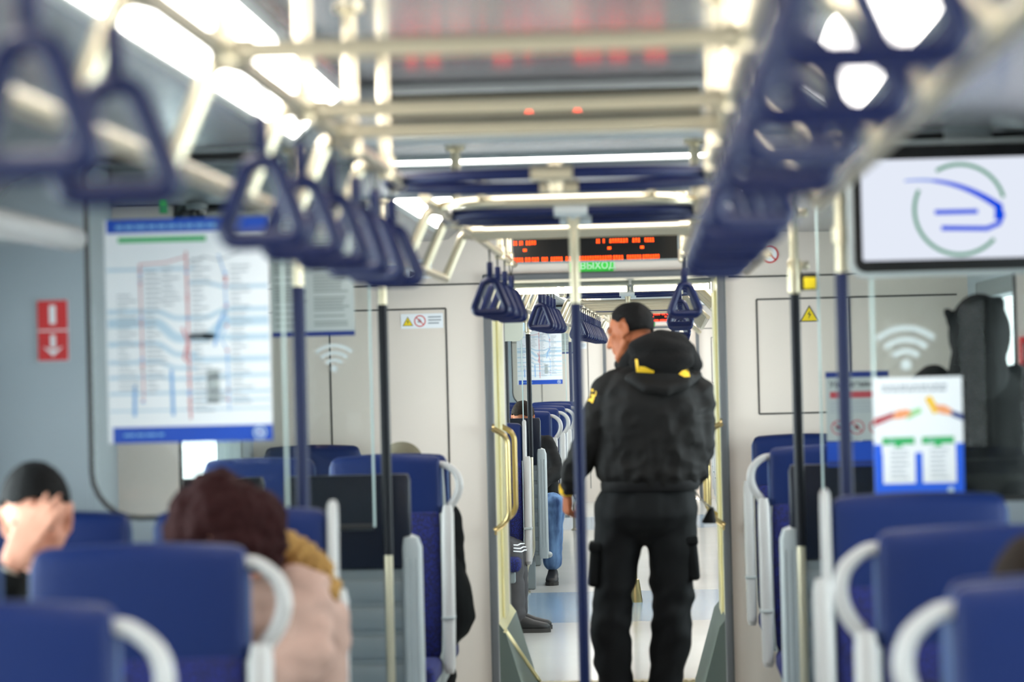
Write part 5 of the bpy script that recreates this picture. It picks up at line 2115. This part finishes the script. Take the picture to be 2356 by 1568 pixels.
# man by the left window, hand over his face
p = empty('person', (0, 0, 0))
hc = at(83, 1190, 7.12)
HRm = rot_from((0.12, -0.90, -0.42), (0, -0.35, 1))
pel = V((-1.33, 7.27, 0.54))
nb = V((hc.x - 0.02, 7.24, 1.13))
wr_ = at(22, 1302, 6.98)
tip = at(92, 1178, 6.99)
figure(p, hc, HRm, nb, pel,
       ((hc.x + 0.19, 7.24, 1.06), (hc.x - 0.20, 7.24, 1.06)), ((hc.x + 0.24, 7.12, 0.82), (hc.x - 0.17, 6.98, 0.84)), ((hc.x + 0.08, 6.92, 0.72), wr_),
       ((-1.22, 6.83, 0.54), (-1.45, 6.83, 0.54)), ((-1.21, 6.78, 0.10), (-1.46, 6.78, 0.10)), ((-1.21, 6.6, 0), (-1.46, 6.6, 0)),
       COATD, BLACKC, SKINL, hands=(None, (tip - wr_, (0.25, 0.95, 0.1), (0.6, 0.1, -0.6), (4, 10, 8), 1.05, 0.3)), width=0.20)
hair_cap('hair', hc + HRm @ V((0, -0.014, 0.032)), HRm, (0.084, 0.104, 0.098), lambda x, y, z: cropped(x, y, z), p, HAIRB, th=0.012)
face_details(p, hc, HRm, HAIRB)
bm = newbm()
d_ = (tip - wr_).normalized()
lathe(bm, [(0.028, -0.012), (0.033, -0.01), (0.033, 0.01), (0.028, 0.012)], n=18)
for v in bm.verts:
    v.co = wr_ - d_ * 0.015 + d_.to_track_quat('Z', 'Y') @ v.co
obj('wrist_band', bm, [SILVER], p)
tag(p, 'black-haired man by the left window, face hidden behind his hand', 'person')

# woman with dark red hair and beige coat, bent forward
p = empty('person', (0, 0, 0))
hc = at(515, 1222, 6.92)
HRm = rot_from((-0.15, -0.62, -0.78), (-0.15, -0.8, 1))
pel = V((-0.76, 7.24, 0.54))
nb = at(600, 1325, 7.10)
jk_, tr_ = figure(p, hc, HRm, nb, pel,
                  (at(690, 1370, 7.08), at(495, 1372, 7.08)), (at(705, 1500, 6.98), at(470, 1520, 6.95)), ((-0.80, 6.80, 0.80), (-0.92, 6.80, 0.80)),
                  ((-0.70, 6.80, 0.54), (-0.90, 6.80, 0.54)), ((-0.70, 6.78, 0.10), (-0.90, 6.78, 0.10)), ((-0.70, 6.6, 0), (-0.90, 6.6, 0)),
                  COATB, BLACKC, SKINL, top_name='coat', bulk=1.06, width=0.185, fold=0.016, ears=False)
bm = newbm()
sk = hc + HRm @ V((0, -0.015, 0.035))
Rb = Matrix.Rotation(R(8), 3, 'Y')
ellipsoid(bm, sk + V((0.0, 0.03, -0.005)), (0.125, 0.125, 0.098), 28, 20, rot=Rb)
ellipsoid(bm, sk + V((0.065, 0.05, -0.03)), (0.080, 0.10, 0.10), 24, 16)
ellipsoid(bm, sk + V((-0.065, 0.04, -0.035)), (0.072, 0.10, 0.085), 24, 16)
ellipsoid(bm, sk + V((0.02, -0.01, -0.05)), (0.085, 0.085, 0.06), 20, 12)
ellipsoid(bm, sk + V((-0.015, 0.03, 0.075)), (0.055, 0.07, 0.035), 20, 12)
capsule(bm, hc + V((0.085, 0.05, -0.04)), 0.06, at(628, 1290, 7.02), 0.03)
organic('hair', bm, [HAIRR], p, 0.008, 2, fold=lambda co, nn: 0.012 * noise.noise(V((co.x * 26, co.y * 26, co.z * 30))) + 0.006 * noise.noise(V((co.x * 60, co.y * 60, co.z * 60))))
bm = newbm()
pts = [at(575, 1262, 7.16), at(630, 1250, 7.17), at(680, 1275, 7.16), at(722, 1318, 7.14), at(752, 1362, 7.12)]
rad = [0.035, 0.042, 0.046, 0.046, 0.034]
for k in range(4):
    capsule(bm, pts[k], rad[k], pts[k + 1], rad[k + 1], 14)
organic('fur_trim', bm, [FUR], jk_, 0.007, 1, fold=lambda co, nn: 0.012 * noise.noise(V((co.x * 55, co.y * 55, co.z * 55))) + 0.008 * noise.noise(V((co.x * 110, co.y * 110, co.z * 110))))
tag(p, 'woman with dark red hair and beige coat with tan fur, bent forward on the left', 'person')

# head behind the front right seats
p = empty('person', (0, 0, 0))
hc = at(2402, 1402, 5.08)
HRm = rot_from((0.05, 1, -0.1))
figure(p, hc, HRm, (hc.x, 5.06, 1.03), (0.85, 4.98, 0.54),
       ((hc.x - 0.19, 5.06, 0.97), (hc.x + 0.19, 5.06, 0.97)), ((hc.x - 0.22, 5.16, 0.72), (hc.x + 0.22, 5.16, 0.72)), ((hc.x - 0.1, 5.38, 0.65), (hc.x + 0.1, 5.38, 0.65)),
       ((0.74, 5.40, 0.54), (0.95, 5.40, 0.54)), ((0.74, 5.45, 0.10), (0.95, 5.45, 0.10)), ((0.74, 5.7, 0), (0.95, 5.7, 0)), COATD, BLACKC, SKIN)
hair_cap('hair', hc + HRm @ V((0, -0.014, 0.03)), HRm, (0.088, 0.108, 0.102), lambda x, y, z: z > -0.5 if y < 0.2 else z > 0.4, p, HAIRN, th=0.014)
tag(p, 'person of whom only brown hair shows behind the front right seat', 'person')
s = seat(NEAR, (1, False, False), 0.85, 10.80, 'blue seat back to back with the front right seat, brown-haired person in it', 'blue seats of the near carriage', math.pi)

# passenger in a knitted cap beyond the doors, coat bulging into the aisle
p = empty('person', (0, 0, 0))
hc = at(925, 1085, 12.42)
HRm = rot_from((0.0, 1, -0.15))
jk_, tr_ = figure(p, hc, HRm, (hc.x, 12.40, 1.02), (-0.82, 12.32, 0.56),
                  ((hc.x - 0.18, 12.40, 0.96), (hc.x + 0.17, 12.40, 0.97)), ((hc.x - 0.22, 12.45, 0.72), at(1046, 1370, 12.42)), ((hc.x - 0.1, 12.68, 0.68), (hc.x + 0.14, 12.66, 0.66)),
                  ((-0.93, 12.75, 0.54), (-0.72, 12.75, 0.54)), ((-0.93, 12.80, 0.10), (-0.72, 12.80, 0.10)), ((-0.93, 13.1, 0), (-0.72, 13.1, 0)), COATD, BLACKC, SKIN, top_name='jacket')
bm = newbm()
c0 = [at(1018, 1215, 12.40), at(1026, 1275, 12.40), at(1038, 1345, 12.40), at(1046, 1420, 12.40), at(1042, 1455, 12.40), at(1030, 1490, 12.40)]
ww = [0.022, 0.056, 0.080, 0.086, 0.066, 0.025]
loft(bm, [(c, w, 0.10) for c, w in zip(c0, ww)], 18)
organic('coat_skirt', bm, [COATD], jk_, 0.009, 4, fold=lambda co, nn: 0.008 * noise.noise(V((co.x * 18, co.y * 18, co.z * 10))))
bm = newbm()
ellipsoid(bm, hc + V((0, -0.01, 0.045)), (0.088, 0.105, 0.080), 28, 18)
lathe(bm, [(0.088, -0.03), (0.098, -0.028), (0.098, 0.018), (0.088, 0.02)], hc + V((0, -0.01, 0.035)), 28)
for v in bm.verts:
    pass
obj('knitted_cap', bm, [BEANIE], p, angle=60)
tag(p, 'passenger in olive knitted cap and black coat, mostly behind a seat, left of gangway', 'person')
seat(NEAR, (1, False, False), -0.85, 18.26, 'blue seat holding the passenger in a knitted cap, left before the gangway', 'blue seats of the near carriage', math.pi)

# dark figure standing in the doorway behind the right glass
p = empty('person', (0, 0, 0))
hc = at(2254, 775, 9.75)
HRm = rot_from((0.35, 0.9, -0.35))
bx, hz = hc.x, hc.z
figure(p, hc, HRm, (bx, 9.79, hz - 0.10), (bx + 0.01, 9.80, 0.92),
       ((bx - 0.15, 9.78, hz - 0.16), (bx + 0.11, 9.80, hz - 0.16)), ((bx - 0.17, 9.82, hz - 0.46), (bx + 0.13, 9.86, hz - 0.46)), ((bx - 0.12, 9.95, hz - 0.70), (bx + 0.10, 9.98, hz - 0.70)),
       ((bx - 0.10, 9.80, 0.50), (bx + 0.10, 9.80, 0.50)), ((bx - 0.10, 9.76, 0.10), (bx + 0.10, 9.76, 0.10)), ((bx - 0.06, 9.98, 0), (bx + 0.16, 9.98, 0)), COATD, BLACKC, SKIN, top_name='coat', bulk=1.05, width=0.165)
bm = newbm()
ellipsoid(bm, hc + V((0, 0.0, 0.01)), (0.100, 0.135, 0.130), 24, 16)
capsule(bm, hc + V((-0.01, -0.03, -0.03)), 0.082, hc + V((-0.01, -0.03, -0.12)), 0.10)
capsule(bm, hc + V((0.02, -0.02, 0.07)), 0.05, hc + V((0.056, -0.03, 0.105)), 0.026)
capsule(bm, hc + V((-0.09, -0.04, 0.05)), 0.018, hc + V((-0.105, -0.04, 0.085)), 0.014)
capsule(bm, hc + V((-0.075, -0.04, 0.0)), 0.02, hc + V((-0.09, -0.04, 0.05)), 0.018)
organic('hood', bm, [COATD], p, 0.009, 4)
tag(p, 'dark hooded figure standing by the doors behind the right glass screen', 'person')


# ------------------------------------------------------------------ passengers of the next carriage
def nl_(px, py, d):
    w = at(px, py, d)
    c, s = math.cos(NEXT.yaw), math.sin(NEXT.yaw)
    x, y = w.x, w.y - NEXT.y0
    return V((x * c - y * s, x * s + y * c, w.z))


# jeans and black jacket
p = empty('person')
NEXT.put(p)
D1 = 22.45
hc = nl_(1203, 962, D1)
HRm = rot_from((-0.1, -0.8, -0.55), (0, -0.5, 1))
nb = nl_(1222, 1003, D1 + 0.12)
pel = V((-0.80, D1 + 0.20 - 15.2, 0.53))
kr, ar = nl_(1274, 1158, D1 - 0.42), nl_(1271, 1292, D1 - 0.40)
yk = kr.y
jk_, tr_ = figure(p, hc, HRm, nb, pel,
                  (nl_(1257, 1022, D1 + 0.1), nl_(1180, 1022, D1 + 0.1)), (nl_(1279, 1084, D1 - 0.02), nl_(1165, 1090, D1)), (nl_(1240, 1120, D1 - 0.2), nl_(1190, 1120, D1 - 0.2)),
                  (kr, (-0.92, yk, 0.54)), (ar, (-0.93, yk, 0.10)), (V((ar.x, ar.y - 0.2, 0)), (-0.93, yk - 0.2, 0)), BLACKC, DENIM, SKIN, voxel=0.009, leg=(0.095, 0.082, 0.074, 0.068))
hair_cap('hair', hc + HRm @ V((0, -0.014, 0.03)), HRm, (0.086, 0.106, 0.098), lambda x, y, z: cropped(x, y, z), p, HAIRN, th=0.012)
tag(p, 'seated passenger in blue jeans, black jacket and black shoes in the next carriage', 'person')

# grey track trousers with white stripes, foot in the aisle
p = empty('person')
NEXT.put(p)
D2 = 18.15
kr, ar = nl_(1186, 1268, D2), nl_(1189, 1418, D2)
pel = V((-0.92, D2 + 0.0 - 15.2, 0.53))
hc = V((-0.94, D2 - 15.2, 1.30))
HRm = rot_from((1, -0.3, -0.1))
jk_, tr_ = figure(p, hc, HRm, (-0.93, D2 - 15.2, 1.08), pel,
                  ((-0.92, D2 - 15.0, 1.02), (-0.92, D2 - 15.4, 1.02)), ((-0.96, D2 - 14.96, 0.78), (-0.96, D2 - 15.44, 0.78)), ((-1.0, D2 - 15.1, 0.62), (-1.0, D2 - 15.36, 0.62)),
                  (V((kr.x, kr.y + 0.12, kr.z)), V((kr.x - 0.02, kr.y - 0.08, kr.z))), (V((ar.x, ar.y + 0.14, 0.1)), V((ar.x, ar.y - 0.08, 0.1))), (V((ar.x + 0.2, ar.y + 0.14, 0)), V((ar.x + 0.2, ar.y - 0.08, 0))), BLACKC, TRACK, SKIN, width=0.18)
hair_cap('hair', hc + HRm @ V((0, -0.014, 0.03)), HRm, (0.084, 0.104, 0.098), lambda x, y, z: cropped(x, y, z), p, HAIRB, th=0.012)
bm = newbm()
tree = bvh_of([tr_])
for k in range(3):
    pts = []
    for px in range(1178, 1209, 3):
        q = nl_(px, 1257 + 7 * k + (px - 1178) * 0.12, D2 - 0.3)
        hit = tree.ray_cast(V((q.x, q.y - 0.6, q.z)), V((0, 1, 0)))[0]
        if hit:
            pts.append(hit + V((0, -0.003, 0)))
    if len(pts) > 2:
        tube(bm, pts, 0.0042, 6)
obj('white_stripes', bm, [PAPER], tr_)
tag(p, 'passenger in grey track trousers with white stripes, foot in the aisle past the gangway', 'person')
